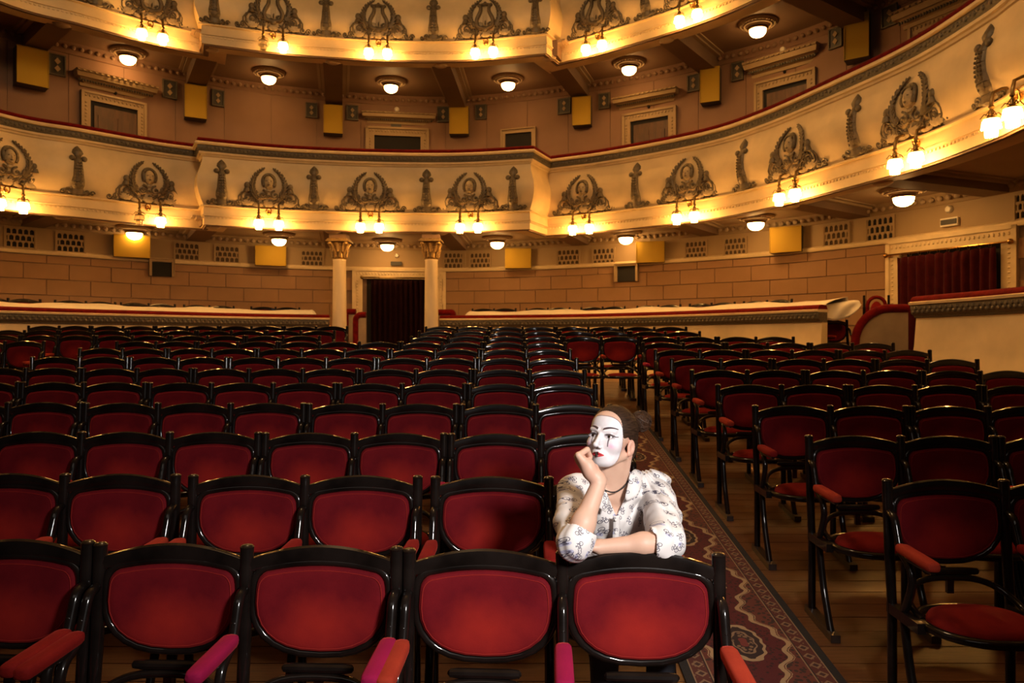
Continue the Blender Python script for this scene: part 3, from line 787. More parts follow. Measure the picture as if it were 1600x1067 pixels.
def upper_door(i, x0, x1, ytop, fpx, leaf_mat, cornice=None, bottom=None, label=''):
    qa, qb = WALL.hit(x0), WALL.hit(x1); q = (qa + qb) / 2; wd = qb - qa
    zb = ZA1 + 0.42 if bottom is None else WALL.zpix(q, bottom); zt = WALL.zpix(q, ytop); ht = zt - zb
    root = bpy.data.objects.new(f'door_{i}' if bottom is None else f'window_{i}', None); COL.objects.link(root)
    root.matrix_world = WALL.frame(q, zb); tag(root, label, kind='structure')
    fw = fpx * WALL.at(q)[0].y / F
    frame_parts(root, wd, ht, fw, 'wall_cream', bottom is None)
    MB().box((0, -0.04, ht / 2), (wd, 0.03, ht)).build('recess', 'black_void', root, 0)
    if leaf_mat:
        lf = MB().box((0.03, -0.062, ht / 2 - 0.04), (wd * 0.9, 0.03, ht - 0.1)).build('leaf', leaf_mat, root, 0)
        pn = MB()
        for sx in (-0.23, 0.23):
            for zc, hh in ((ht * 0.72, ht * 0.36), (ht * 0.28, ht * 0.36)):
                pn = MB().box((0.03 + sx * wd * 0.9, -0.082, zc - 0.04), (wd * 0.33, 0.02, hh)); pn.build('door_panel', leaf_mat, lf, 0)
    if cornice:
        cx0, cx1, cy0, cy1 = cornice
        ca, cb = WALL.hit(cx0), WALL.hit(cx1); cw = cb - ca; qc = (ca + cb) / 2 - q
        z1 = WALL.zpix(q, cy0, 0.2) - zb; z0 = WALL.zpix(q, cy1, 0.1) - zb; h = z1 - z0
        cn = MB()
        def course(wf, d0, d1, za_, zb_):
            w2 = cw * wf / 2
            cn.add([(qc - w2 + (d1 - d0), 0, za_), (qc + w2 - (d1 - d0), 0, za_), (qc + w2 - (d1 - d0), -d0, za_), (qc - w2 + (d1 - d0), -d0, za_), (qc - w2, 0, zb_), (qc + w2, 0, zb_), (qc + w2, -d1, zb_), (qc - w2, -d1, zb_)],
                   [(0, 1, 2, 3), (4, 7, 6, 5), (0, 4, 5, 1), (1, 5, 6, 2), (2, 6, 7, 3), (3, 7, 4, 0)])
        course(0.86, 0.05, 0.06, z0, z0 + h * 0.2); course(0.90, 0.06, 0.17, z0 + h * 0.2, z0 + h * 0.52)
        course(0.985, 0.22, 0.24, z0 + h * 0.52, z0 + h * 0.84); course(1.0, 0.24, 0.27, z0 + h * 0.86, z0 + h)
        cn.build('cornice', 'wall_cream', root, 0)
        tt = MB(); n = int(cw / 0.11)
        for k in range(n + 1): tt.box((qc - cw / 2 + 0.04 + (cw - 0.08) * k / n, -0.255, z0 + h * 0.9), (0.05, 0.05, h * 0.1))
        tag(tt.build('dentils', 'wall_cream', root, 0), None, kind='stuff')
        fz = MB(); n = int(cw * 0.88 / 0.05)
        for k in range(n + 1): fz.ball((qc - cw * 0.44 + cw * 0.88 * k / n, -0.125, z0 + h * 0.36), (0.022, 0.02, h * 0.12), 5, 4)
        tag(fz.build('carved_frieze', 'frieze_grey', root, 60), None, kind='stuff')
    return root
upper_door(1, 139, 213, 166, 13, 'dark_wood', (113, 243, 121, 144), label='dark double door with corniced frame on the upper wall, leftmost')
upper_door(2, 585, 657, 214, 13, None, (565, 681, 176, 193), label='open dark doorway under a cornice in the centre of the upper wall')
upper_door(4, 987, 1046, 187, 13, 'dark_wood', (961, 1062, 144, 163), label='dark door with corniced frame on the upper wall beside the fifth speaker')
upper_door(5, 1195, 1263, 134, 14, 'dark_wood', (1167, 1283, 82, 108), label='dark door with corniced frame on the upper wall between the last two speakers')
upper_door(6, 1440, 1520, 38, 16, 'dark_wood', (1404, 1560, -10, 20), label='dark door with corniced frame on the upper wall, rightmost')
upper_door(1, 791, 832, 209, 7, None, None, 236, label='small dark hatch in the upper wall above the balcony rail')
upper_door(2, 236, 267, 409, 4, None, None, 432, label='small dark hatch in the lower wall near the leftmost speaker')
upper_door(3, 966, 995, 416, 4, None, None, 440, label='small dark hatch in the lower wall under the fourth speaker')
def wall_bit(name, label, cat, x, y, w_px, h_px, mat, round_=False):
    q = WALL.hit(x); p = WALL.at(q)[0]; k = p.y / F
    M = WALL.frame(q, HC + (CY - y) * k)
    if round_: o = MB().lathe([(w_px * k / 2, 0.0), (w_px * k / 2, 0.03), (w_px * k * 0.35, 0.06), (0.01, 0.07)], 14, Matrix.Rotation(R(90), 4, 'X')).mesh(name, mat)
    else: o = MB().box((0, -0.03, 0), (w_px * k, 0.06, h_px * k)).mesh(name, mat, 0)
    ob = put(name, o); ob.matrix_world = M; return tag(ob, label, cat)
wall_bit('smoke_detector', 'round white smoke detector above the right curtained door', 'detector', 1484, 327, 12, 12, 'plastic_white', True)
wall_bit('smoke_detector', 'round white smoke detector above the centre curtained door', 'detector', 620, 399.5, 7, 7, 'plastic_white', True)
wall_bit('smoke_detector', 'round white detector above the centre cornice of the upper wall', 'detector', 620, 171.5, 8, 8, 'plastic_white', True)
wall_bit('smoke_detector', 'round white detector above the cornice between the last two upper speakers', 'detector', 1224, 78, 10, 10, 'plastic_white', True)
wall_bit('wall_sign', 'small dark sign box above the centre curtained door', 'sign', 619, 412, 17, 6, 'sign_grey')
wall_bit('wall_sign', 'small dark sign box under the centre cornice of the upper wall', 'sign', 619, 198, 16, 6, 'sign_grey')
sg = wall_bit('wall_sign', 'tilted dark sign box above the right curtained door', 'sign', 1486, 347, 28, 13, 'plastic_white')
MB().box((0, -0.065, 0), (0.27, 0.01, 0.085)).build('sign_face', 'sign_grey', sg, 0)
for nm, x, y in (('above the leftmost upper door', 180, 146), ('under the cornice beside the fifth upper speaker', 1014, 167), ('under the cornice between the last two upper speakers', 1227, 113), ('above the rightmost upper door', 1483, 9)):
    wall_bit('wall_eyelet', f'small dark round eyelet {nm}', 'eyelet', x, y, 5, 5, 'black_void', True)

# ---- curtained doorways of the lower wall
ZF = floor_z(13)
def curtain_door(i, x0, x1, fx0, fx1, ytop, cx0, cx1, ctop, label, clabel, mat):
    qa, qb = WALL.hit(fx0), WALL.hit(fx1); q = (qa + qb) / 2; wd = (qb - qa) * 0.86; zt = WALL.zpix(q, ytop)
    root = bpy.data.objects.new(f'door_{i}', None); COL.objects.link(root)
    root.matrix_world = WALL.frame(q, ZF); tag(root, label, kind='structure')
    frame_parts(root, wd, zt - ZF - 0.2, (qb - qa) * 0.07 + 0.1, 'cream_trim')
    MB().box((0, 0.0, (zt - ZF) / 2 - 0.1), (wd, 0.03, zt - ZF - 0.2)).build('recess', 'black_void', root, 0)
    zc = WALL.zpix(q, ctop, 0.2); ca, cb = WALL.hit(cx0), WALL.hit(cx1)
    c = thing('door_curtain', clabel, 'curtain'); c.matrix_world = WALL.frame((ca + cb) / 2, ZF); cw = cb - ca
    n = 90; vs, fs = [], []
    for r_, z_ in enumerate([0.02, 0.6, 1.2, zc - ZF - 0.15, zc - ZF]):
        for k in range(n + 1):
            u = k / n; a = 0.045 * math.sin(u * 2 * math.pi * 11 + 0.5 * math.sin(u * 9)) * (0.6 if r_ == 4 else 1) + 0.012 * math.sin(u * 57 + r_)
            vs.append((-cw / 2 + cw * u, -0.19 + a, z_ + (0.02 * abs(math.sin(u * math.pi * 11)) * -1 if r_ == 4 else 0)))
    for r_ in range(4):
        for k in range(n): fs.append((r_ * (n + 1) + k, r_ * (n + 1) + k + 1, (r_ + 1) * (n + 1) + k + 1, (r_ + 1) * (n + 1) + k))
    cu = MB().add(vs, fs).build('drape', mat, c, 180)
    so = cu.modifiers.new('thick', 'SOLIDIFY'); so.thickness = 0.01
    rod = MB().tube([(-cw / 2 - 0.25, -0.2, zc - ZF + 0.05), (cw / 2 + 0.2, -0.2, zc - ZF + 0.05)], 0.018, 8)
    for sx in (-1, 1): rod.ball((sx * (cw / 2 + 0.22), -0.2, zc - ZF + 0.05), 0.045, 8, 6); rod.box((sx * (cw / 2 + 0.2), -0.12, zc - ZF + 0.05), (0.03, 0.16, 0.05))
    rod.build('curtain_rod', 'brass_dark' if i == 7 else 'brass', c, 40)
    rings = MB()
    for k in range(10): rings.tube([(-cw / 2 + cw * (k + 0.5) / 10 + 0.0, -0.2 + 0.03 * math.cos(a), zc - ZF + 0.03 + 0.035 * math.sin(a)) for a in np.linspace(0, 2 * math.pi, 9)[:-1]], 0.005, 4, closed=True)
    tag(rings.build('curtain_rings', 'brass_dark', c, 60), None, kind='stuff')
curtain_door(7, 0, 0, 557, 690, 424, 580, 668, 437, 'central doorway of the lower wall between the two columns', 'very dark curtain in the central doorway between the columns', 'curtain_dark')
curtain_door(8, 0, 0, 1398, 1582, 370, 1413, 1566, 394, 'right doorway of the lower wall with beaded frame', 'dark red pleated curtain in the doorway behind the right barrier', 'curtain_red')

# ---- columns in front of the central door
def column(x, label):
    Y = 12.9 * S; X = (x - CX) * Y / F; zt = HC + (CY - 375) * Y / F
    root = thing('column', label, 'column', (X, Y, ZF), group='columns before the central door')
    H = zt - ZF; ch = 31 * Y / F
    MB().lathe([(0.19, 0), (0.19, 0.06), (0.17, 0.10), (0.18, 0.14), (0.15, 0.18)], 24).build('base', 'column_paint', root, 40)
    MB().lathe([(0.146, 0.16), (0.148, 0.8), (0.143, 1.5), (0.134, H - ch - 0.03), (0.142, H - ch - 0.02), (0.142, H - ch)], 24).build('shaft', 'column_paint', root, 40)
    cp = MB().lathe([(0.135, H - ch), (0.15, H - ch + 0.03), (0.125, H - ch + 0.05), (0.125, H - ch + 0.25), (0.17, H - 0.06)], 20)
    for row, (z0, hh, r0) in enumerate(((H - ch + 0.05, 0.16, 0.15), (H - ch + 0.16, 0.17, 0.165))):
        for k in range(10):
            a = 2 * math.pi * (k + row * 0.5) / 10
            cp.tube([(r0 * math.cos(a), r0 * math.sin(a), z0), ((r0 + 0.015) * math.cos(a), (r0 + 0.015) * math.sin(a), z0 + hh * 0.6), ((r0 + 0.06) * math.cos(a), (r0 + 0.06) * math.sin(a), z0 + hh)], [0.03, 0.026, 0.014], 5)
    for k in range(4):
        a = math.pi / 4 + k * math.pi / 2; cp.ball((0.24 * math.cos(a), 0.24 * math.sin(a), H - 0.085), 0.045, 7, 5)
    cp.build('capital', 'gold_leaf', root, 60)
    MB().box((0, 0, H - 0.035), (0.47, 0.47, 0.03)).box((0, 0, H - 0.005), (0.42, 0.42, 0.03)).build('abacus', 'gold_leaf', root, 0)
    MB().box((0, 0.0, H + 0.06), (0.36, 0.36, 0.08)).build('impost', 'soffit_beam', root, 0)
column(530.5, 'cream column with gilt capital to the left of the central curtain')
column(674, 'cream column with gilt capital to the right of the central curtain')

# ---- barriers of the stalls boxes
def barrier(plan, label, sheet=False):
    root = thing('box_barrier', label, 'barrier')
    zt = HC + 0.385 * S; z1 = HC + 0.24 * S
    sweep(MB(), plan, [(0.0, z1), (0.01, z1 - 0.1), (0.03, z1 - 0.35), (0.08, z1 - 0.65), (0.17, z1 - 0.95), (0.30, z1 - 1.25), (0.30, 0.4), (-0.12, 0.4), (-0.12, z1)], close=True).build('flared_front', 'cream_plaster', root, 40)
    sweep(MB(), plan, [(0.0, z1 - 0.01), (0.03, z1), (0.035, z1 + 0.02), (0.05, z1 + 0.03), (-0.12, z1 + 0.03), (-0.12, z1 - 0.01)], close=True).build('lower_moulding', 'frieze_grey', root, 30)
    sweep(MB(), plan, [(0.055, z1 + 0.03), (0.075, z1 + 0.05), (0.085, zt - 0.03), (0.08, zt - 0.02), (-0.12, zt - 0.02), (-0.12, z1 + 0.03)], close=True).build('frieze', 'frieze_grey', root, 60)
    sweep(MB(), plan, [(0.08, zt - 0.02), (0.11, zt - 0.015), (0.115, zt + 0.015), (0.09, zt + 0.025), (-0.14, zt + 0.025), (-0.14, zt - 0.02)], close=True).build('top_moulding', 'cream_trim', root, 30)
    sweep(MB(), plan, [(0.08, zt + 0.024), (0.085, zt + 0.05), (0.06, zt + 0.085), (0.0, zt + 0.1), (-0.1, zt + 0.09), (-0.13, zt + 0.024)], close=True).build('velvet_handrail', 'velvet_rail', root, 60)
    t = MB(); q = 0.05; k = 0
    while q < plan.L - 0.05:
        t.ball((0, 0, 0), (0.028, 0.011, 0.024), 6, 4, plan.frame(q, (z1 + zt) / 2 - 0.02 + 0.045 * (k % 2), 0.083)); q += 0.045; k += 1
    tag(t.build('frieze_relief', 'frieze_grey', root, 60), None, kind='stuff')
barrier(BAR_L, 'curved cream barrier with red velvet rail behind the left rows')
barrier(BAR_R, 'curved cream barrier with red velvet rail behind the right rows')
barrier(BAR_N, 'tall flared cream barrier with red velvet rail, nearest on the right')
def sheet(plan, q0, q1, label, end_drop):
    """dust sheet laid over the box chairs just behind the rail"""
    zt = HC + 0.385 * S; n = int((q1 - q0) / 0.08); vs, fs = [], []
    rn = random.Random(int(q0 * 10) + 3)
    for i in range(n + 1):
        q = q0 + (q1 - q0) * i / n; p, t, nn = plan.at(q)
        hump = 0.018 * math.sin(q * 2 * math.pi / 2.2 + 1) + 0.008 * math.sin(q * 7.3)
        for o, z_ in ((-0.02, zt + 0.03), (-0.14, zt + 0.115 + hump * 0.4), (-0.32, zt + 0.17 + hump * 0.8), (-0.55, zt + 0.21 + hump), (-0.62, zt + 0.212 + hump), (-0.66, zt - 0.1)):
            r_ = p + nn * o; vs.append((r_.x, r_.y, z_ + rn.uniform(-0.004, 0.004)))
    for i in range(n):
        for k in range(5): fs.append((i * 6 + k, i * 6 + k + 1, (i + 1) * 6 + k + 1, (i + 1) * 6 + k))
    ob = MB().add(vs, fs).build('dust_sheet', 'white_sheet', None, 180)
    ob.modifiers.new('thick', 'SOLIDIFY').thickness = 0.006
    return tag(ob, label, 'dust sheet')
sheet(BAR_L, 2.0, BAR_L.L - 0.25, 'long white dust sheet behind the left barrier rail', 0)
sheet(BAR_R, 0.55, BAR_R.L - 0.02, 'long white dust sheet behind the right barrier rail', 0)
# its loose end sags over the chairs at the opening
pa = P0 = BAR_R.at(BAR_R.L)[0]
def pix(x, y, Y): return Vector(((x - CX) * Y / F, Y, HC + (CY - y) * Y / F))
top = [pix(x, y, 11.95) for x, y in ((1283, 474), (1300, 474), (1320, 471), (1340, 469), (1345, 475))]
bot = [pix(x, y, 11.85) for x, y in ((1284, 482), (1292, 497), (1305, 501), (1322, 496), (1334, 490))]
mid = [(a + b_) / 2 + Vector((0, -0.06 + 0.05 * (i % 2), 0.01)) for i, (a, b_) in enumerate(zip(top, bot))]
back = [a + Vector((0.05, 0.5, -0.02)) for a in top]
def smooth_rows(rows, nx=6):
    g = [cat_rom(r_, nx) for r_ in rows]; cols = list(zip(*g)); cols = [cat_rom(list(c), 4) for c in cols]
    nr = len(cols[0]); vs = [tuple(p) for c in cols for p in c]
    fs = [(i * nr + k, i * nr + k + 1, (i + 1) * nr + k + 1, (i + 1) * nr + k) for i in range(len(cols) - 1) for k in range(nr - 1)]
    return MB().add(vs, fs)
ob = smooth_rows([back, top, mid, bot]).build('dust_sheet', 'white_sheet', None, 180)
ob.modifiers.new('thick', 'SOLIDIFY').thickness = 0.006
tag(ob, 'sagging loose end of white sheet over dark chairs at the opening', 'dust sheet')
# red edged partitions
def partition(x0, x1, ytop, Y, rad, label, flip=False):
    a, b_ = (x0 - CX) * Y / F, (x1 - CX) * Y / F; zt = HC + (CY - ytop) * Y / F; W = b_ - a; zb = ZF - 0.4
    root = thing('partition', label, 'partition', ((a + b_) / 2, Y, zb)); H = zt - zb
    out = [(-W / 2, 0)] + [(-W / 2 + rad * (1 - math.cos(t)), H - rad + rad * math.sin(t)) for t in np.linspace(0, math.pi / 2, 9)] + [(W / 2, H), (W / 2, 0)]
    if flip: out = [(-x, z) for x, z in reversed(out)]
    MB().slab(out, -0.02, 0.02).build('panel', 'partition_cloth', root, 0)
    edge = out[1:-1] if not flip else out[1:-1]
    MB().tube([(x, 0, z) for x, z in [out[0]] + out[1:-1]] if not flip else [(x, 0, z) for x, z in out[1:]], 0.07, 8).build('velvet_edge', 'velvet_rail', root, 60)
partition(1336, 1418, 482, 11.6, 0.55, 'red edged partition with a curved shoulder beside the right curtain')
partition(556, 572, 492, 16.4, 0.12, 'red edged partition end beside the left column')
partition(541, 556, 487, 16.9, 0.05, 'low red velvet screen behind the left column')
partition(676, 708, 488, 16.9, 0.05, 'low red velvet screen behind the right column', True)
# ---------------------------------------------------------------- carpet runner in the aisle
def runner():
    W2, y0, y1 = 0.385, 1.2, 9.6
    n = 60; vs, fs = [], []
    L = y1 - y0
    ang = -math.atan2(0.021, 1.0)
    for i in range(n + 1):
        for x, z_ in ((-W2, -0.006), (-W2, 0.005), (W2, 0.005), (W2, -0.006)): vs.append((x, L * i / n, z_))
    for i in range(n):
        for k in range(3): fs.append((i * 4 + k, i * 4 + k + 1, i * 4 + k + 5, i * 4 + k + 4))
    fs.append((0, 1, 2, 3)); fs.append((n * 4 + 3, n * 4 + 2, n * 4 + 1, n * 4))
    o = MB().add(vs, fs).build('carpet_runner', 'persian_runner', None, 30)
    o.location = (1.175, y0, floor_z(y0) + 0.009)
    o.rotation_euler = (math.atan(SLOPE), 0, ang)
    tag(o, 'dark red patterned carpet runner with scalloped tan vines along the aisle', 'carpet')
runner()

# ---------------------------------------------------------------- theatre seats
# local frame of a bench: x along the row, y = 0 at the posts and negative towards the stage, z = 0 on the floor under the posts
def fz(y): return SLOPE * y
PH, HP = 1.034, 0.266            # post height, half the seat pitch
def d_outline(inset=0.0):
    """outline of the back: gently arched top with tight corners, round lower half"""
    a, zt, zb, zc, r_ = 0.243 - inset, 0.955 - inset, 0.656 + inset, 0.835, 0.055 - inset * 0.5
    pts = []
    for k in range(15):                                   # lower half, right to left
        t = math.pi * k / 14; c, s_ = math.cos(t), math.sin(t)
        pts.append((a * math.copysign(abs(c) ** 0.80, c), zc - (zc - zb) * s_ ** 0.95))
    top = [(-a + 0.002, 0.875)] + [(-a + 0.004 + r_ * (1 - math.cos(t)), zt - r_ + r_ * math.sin(t)) for t in np.linspace(0.1, math.pi / 2, 6)]
    top += [(x, zt + 0.016 * (1 - (x / (a - r_)) ** 2)) for x in np.linspace(-(a - r_) * 0.75, 0, 4)]
    top += [(-x, z) for x, z in reversed(top[:-1])]
    return pts + top
BK = lambda z: 0.012 + 0.035 * max(0.0, (z - 0.5) / 0.5)        # the back leans away from the stage
def curve_in(x): return 0.018 * (1 - (x / 0.25) ** 2)           # and is slightly hollow
mb = MB(); mb.tube([(0, 0, 0.0), (0, 0, 0.45), (0, BK(0.7), 0.7), (0, BK(1.0), PH - 0.012)], [0.021, 0.021, 0.0225, 0.0235], 12)
mb.lathe([(0.0235, 0), (0.0245, 0.006), (0.018, 0.013), (0.004, 0.015)], 12, Matrix.Translation((0, BK(1.0), PH - 0.014)))
post_me = mb.mesh('post', 'lacquer', 40)
mb = MB(); path = []
n = 16
vs, fs = [], []
for i in range(n + 1):
    x = -0.25 + 0.50 * i / n; u = x / 0.25; zc = 0.966 + 0.039 * (1 - u * u); hh = 0.026 - 0.003 * abs(u); yb = BK(1.0) + curve_in(x)
    for dy, dz in ((-0.015, -hh), (-0.018, 0.0), (-0.013, hh * 0.8), (0.0, hh), (0.013, hh * 0.8), (0.018, 0.0), (0.015, -hh)): vs.append((x, yb + dy, zc + dz))
m = 7
for i in range(n):
    for k in range(m): fs.append((i * m + k, i * m + (k + 1) % m, (i + 1) * m + (k + 1) % m, (i + 1) * m + k))
fs.append(tuple(range(m))); fs.append(tuple(n * m + k for k in range(m - 1, -1, -1)))
toprail_me = MB().add(vs, fs).mesh('top_rail', 'lacquer', 40)
out = d_outline()
bframe_me = MB().tube([(x, BK(z) + curve_in(x), z) for x, z in out], 0.0145, 8, closed=True).mesh('back_frame', 'lacquer', 60)
def pad(outf, bulge, thick):
    """stuffed back pad: rings from the edge to the middle, both faces"""
    rings = [1.0, 0.985, 0.95, 0.86, 0.70, 0.48, 0.22]; prof = [0.0, 0.55, 0.8, 0.93, 0.98, 1.0, 1.0]
    base = outf; n = len(base); cz = 0.825; vs, fs = [], []
    def ring(f, h, sd):
        o = len(vs)
        for x, z in base:
            X, Z = x * f, cz + (z - cz) * f
            vs.append((X, BK(Z) + curve_in(X) + sd * (thick + bulge * h), Z))
        return o
    for sd in (-1, 1):
        ids = [ring(f, h, sd) for f, h in zip(rings, prof)]
        for a, b_ in zip(ids, ids[1:]):
            for k in range(n): fs.append((a + k, a + (k + 1) % n, b_ + (k + 1) % n, b_ + k))
        fs.append(tuple(ids[-1] + k for k in range(n)))
        if sd == -1: first = ids[0]
        else:
            for k in range(n): fs.append((first + k, first + (k + 1) % n, ids[0] + (k + 1) % n, ids[0] + k))
    return MB().add(vs, fs)
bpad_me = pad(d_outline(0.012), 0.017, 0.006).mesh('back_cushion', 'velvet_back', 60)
pip = d_outline(0.024)
piping_me = MB().tube([(x, BK(z) + curve_in(x) - 0.0208, z) for x, z in pip], 0.0019, 5, closed=True).mesh('piping', 'velvet_piping', 60)
mb = MB()
mb.tube([(-0.125, 0.006, 0.622), (-0.118, 0.004, 0.622), (-0.09, 0.004, 0.622), (0.09, 0.004, 0.622), (0.118, 0.004, 0.622), (0.125, 0.006, 0.622)], [0.006, 0.014, 0.017, 0.017, 0.014, 0.006], 10)
mb.box((0, 0.012, 0.57), (0.03, 0.018, 0.10))
plate_me = mb.mesh('lower_plate', 'lacquer', 30)
arch = cat_rom([(-0.235, -0.20, 0.475), (-0.236, -0.10, 0.51), (-0.19, -0.03, 0.558), (-0.09, -0.002, 0.590), (0.09, -0.002, 0.590), (0.19, -0.03, 0.558), (0.236, -0.10, 0.51), (0.235, -0.20, 0.475)], 4)
arch_me = MB().tube(arch, 0.0145, 8).mesh('back_arch', 'lacquer', 60)
ring = [(0.240 * math.copysign(abs(math.cos(t)) ** 0.8, math.cos(t)), -0.225 + 0.212 * math.sin(t), 0.462) for t in np.linspace(0, 2 * math.pi, 33)[:-1]]
seatring_me = MB().tube(ring, 0.020, 8, closed=True).mesh('seat_frame', 'lacquer', 60)
vs, fs = [], []
n = 28
for f, h in ((1.0, -0.02), (1.02, 0.0), (0.97, 0.022), (0.84, 0.036), (0.6, 0.044), (0.3, 0.047)):
    for k in range(n):
        t = 2 * math.pi * k / n; vs.append((0.212 * f * math.copysign(abs(math.cos(t)) ** 0.8, math.cos(t)), -0.235 + 0.182 * f * math.sin(t), 0.468 + h))
for r_ in range(5):
    for k in range(n): fs.append((r_ * n + k, r_ * n + (k + 1) % n, (r_ + 1) * n + (k + 1) % n, (r_ + 1) * n + k))
fs.append(tuple(range(n))); fs.append(tuple(5 * n + k for k in range(n)))
seatpad_me = MB().add(vs, fs).mesh('seat_cushion', 'velvet_red', 60)
sup = cat_rom([(0, 0.030, 0.885), (0, -0.020, 0.865), (0, -0.048, 0.80), (0, -0.078, 0.735), (0, -0.15, 0.69), (0, -0.175, 0.62), (0, -0.14, 0.53), (0, -0.10, 0.465)], 4)
mb = MB().tube(sup, [0.018] * len(sup), 8)
mb.ball((0, -0.040, 0.845), (0.009, 0.007, 0.009), 7, 5); mb.ball((0, -0.062, 0.795), (0.009, 0.007, 0.009), 7, 5)
mb.tube([(0, -0.10, 0.715), (0, -0.34, 0.722)], 0.013, 6)
support_me = mb.mesh('arm_support', 'lacquer', 60)
fl_ = cat_rom([(0, -0.10, 0.470), (0, -0.125, 0.36), (0, -0.165, 0.22), (0, -0.225, 0.09), (0, -0.27, fz(-0.27) + 0.03)], 4)
leg_me = MB().tube(fl_, [0.020] * len(fl_), 8).mesh('front_leg', 'lacquer', 60)
mb = MB()
mb.add([(x, y, fz(y) + h) for h in (0.002, 0.042) for y, ww in ((0.045, 0.026), (-0.33, 0.026)) for x in (-ww, ww)], [(0, 1, 3, 2), (4, 6, 7, 5), (0, 4, 5, 1), (1, 5, 7, 3), (3, 7, 6, 2), (2, 6, 4, 0)])
foot_me = mb.mesh('foot_bar', 'lacquer_worn', 0)
brace_me = MB().box((0, -0.12, 0.455), (0.038, 0.27, 0.045)).mesh('seat_brace', 'lacquer', 0)
def armpad(mat):
    vs, fs = [], []; n = 12; rows = [(-0.075, 0.4, 0.5), (-0.080, 0.85, 0.85), (-0.10, 0.98, 1.0), (-0.20, 1.0, 1.0), (-0.30, 1.0, 1.0), (-0.338, 0.96, 0.98), (-0.352, 0.8, 0.8), (-0.357, 0.35, 0.4)]
    for y, sw, sh in rows:
        for k in range(n):
            t = 2 * math.pi * k / n; c, s_ = math.cos(t), math.sin(t)
            vs.append((0.0295 * sw * math.copysign(abs(c) ** 0.6, c), y, 0.752 - 0.03 * y / 0.35 * -1 * 0.3 + 0.022 * sh * math.copysign(abs(s_) ** 0.6, s_)))
    for r_ in range(len(rows) - 1):
        for k in range(n): fs.append((r_ * n + k, r_ * n + (k + 1) % n, (r_ + 1) * n + (k + 1) % n, (r_ + 1) * n + k))
    fs.append(tuple(range(n))); fs.append(tuple((len(rows) - 1) * n + k for k in range(n - 1, -1, -1)))
    return MB().add(vs, fs).mesh('armrest', mat, 50)
ARMS = [armpad('velvet_orange'), armpad('velvet_red'), armpad('velvet_magenta')]
brasscap_me = MB().lathe([(0.0245, 0), (0.0255, 0.004), (0.0255, 0.05), (0.0245, 0.054)], 12).mesh('brass_sleeve', 'brass_dark', 40)

def bench(n, loc, rz, label, group, rn, low=False, sleeve=False, arms=None):
    """n linked seats with n + 1 posts"""
    root = thing('theatre_bench', label, 'theatre seat', loc, rz, group)
    for i in range(n + 1):
        x = (i - n / 2) * 2 * HP
        put('post', post_me, root, (x, 0, 0))
        if sleeve and i == 0: put('brass_sleeve', brasscap_me, root, (x, BK(0.93), 0.90))
        put('arm_support', support_me, root, (x, 0, 0))
        put('armrest', ARMS[arms[i] if arms else rn.choice((0, 0, 0, 1, 1, 2))], root, (x, 0, 0), (0, 0, 0))
        put('front_leg', leg_me, root, (x, 0, 0)); put('foot_bar', foot_me, root, (x, 0, 0)); put('seat_brace', brace_me, root, (x, 0, 0))
    for i in range(n):
        x = (i - n / 2 + 0.5) * 2 * HP
        put('top_rail', toprail_me, root, (x, 0, 0))
        bf = put('back_frame', bframe_me, root, (x, 0, 0))
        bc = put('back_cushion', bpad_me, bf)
        if not low: put('piping', piping_me, bf)
        put('lower_plate', plate_me, root, (x, 0, 0)); put('back_arch', arch_me, root, (x, 0, 0))
        sf = put('seat_frame', seatring_me, root, (x, 0, 0)); put('seat_cushion', seatpad_me, sf)
    return root
ROWS = [2.5, 3.4, 4.3, 5.25, 6.2, 7.1, 8.0, 8.9, 9.75, 10.6, 11.5, 12.4]
UP = 1.107
YAW = -0.022
ROWN = ['front', 'second', 'third', 'fourth', 'fifth', 'sixth', 'seventh', 'eighth', 'ninth', 'tenth', 'eleventh', 'last']
NUMW = {1: 'one', 2: 'two', 3: 'three'}
rn = random.Random(11)
def yaw(k): return -0.05 if k == 0 else YAW
def row_y(k, x): return ROWS[k] + yaw(k) * x
def seen(x0, x1, Y): return x1 > -0.73 * (Y + 0.1) and x0 < 0.73 * (Y + 0.1)
def lay(k, x_start, sizes, direction, block, ref):
    """benches one after another from x_start; direction -1 goes to the left of the picture"""
    x = x_start; c = 0
    for n in sizes:
        w_ = n * 2 * HP + (UP - 4 * HP); c += 1
        xc = x + direction * w_ / 2
        Y = row_y(k, xc)
        if seen(xc - w_ / 2, xc + w_ / 2, Y):
            if not (direction < 0 and k == 0 and c > 3):
                bench(n, (xc, Y, floor_z(Y)), math.atan(yaw(k)),
                      f'red velvet {NUMW[n]}-seat bench in the {ROWN[k]} row, {block}, {ORD[c - 1]} from the {ref}', f'theatre benches of the {block}', rn, k > 4, k == 0 and direction > 0 and c == 1,
                      ([0, 2, 0] if c == 1 else [1, 2, 2]) if (k == 0 and n == 2 and direction < 0) else None)
        x += direction * (w_ + (0.04 if k == 1 and direction < 0 else 0))
for k in range(9):
    lay(k, 0.725, [2, 2, 3, 2, 2], -1, 'centre block', 'carpet')
RSEATS = {0: [2], 1: [2, 2], 2: [2, 2], 3: [2, 2, 2], 4: [2, 2, 2], 5: [2, 2, 2], 6: [2, 2, 2], 7: [2, 2, 2], 8: [2, 2, 2]}
for k, sz in RSEATS.items(): lay(k, 1.715, sz, 1, 'right block', 'carpet')
lay(8, -6.3, [2, 2], -1, 'left block', 'side aisle')
for k, right, xs in ((9, [2, 2, 2], 0.0), (10, [2, 2], 0.0), (11, [2, 2], 0.0)):
    lay(k, -1.48, [2, 2, 2, 2] if k > 9 else [2, 2, 2, 2, 2], 1, 'right rear', 'gap')
    lay(k, -2.78, [2, 2, 2, 2, 2], -1, 'left rear', 'gap')
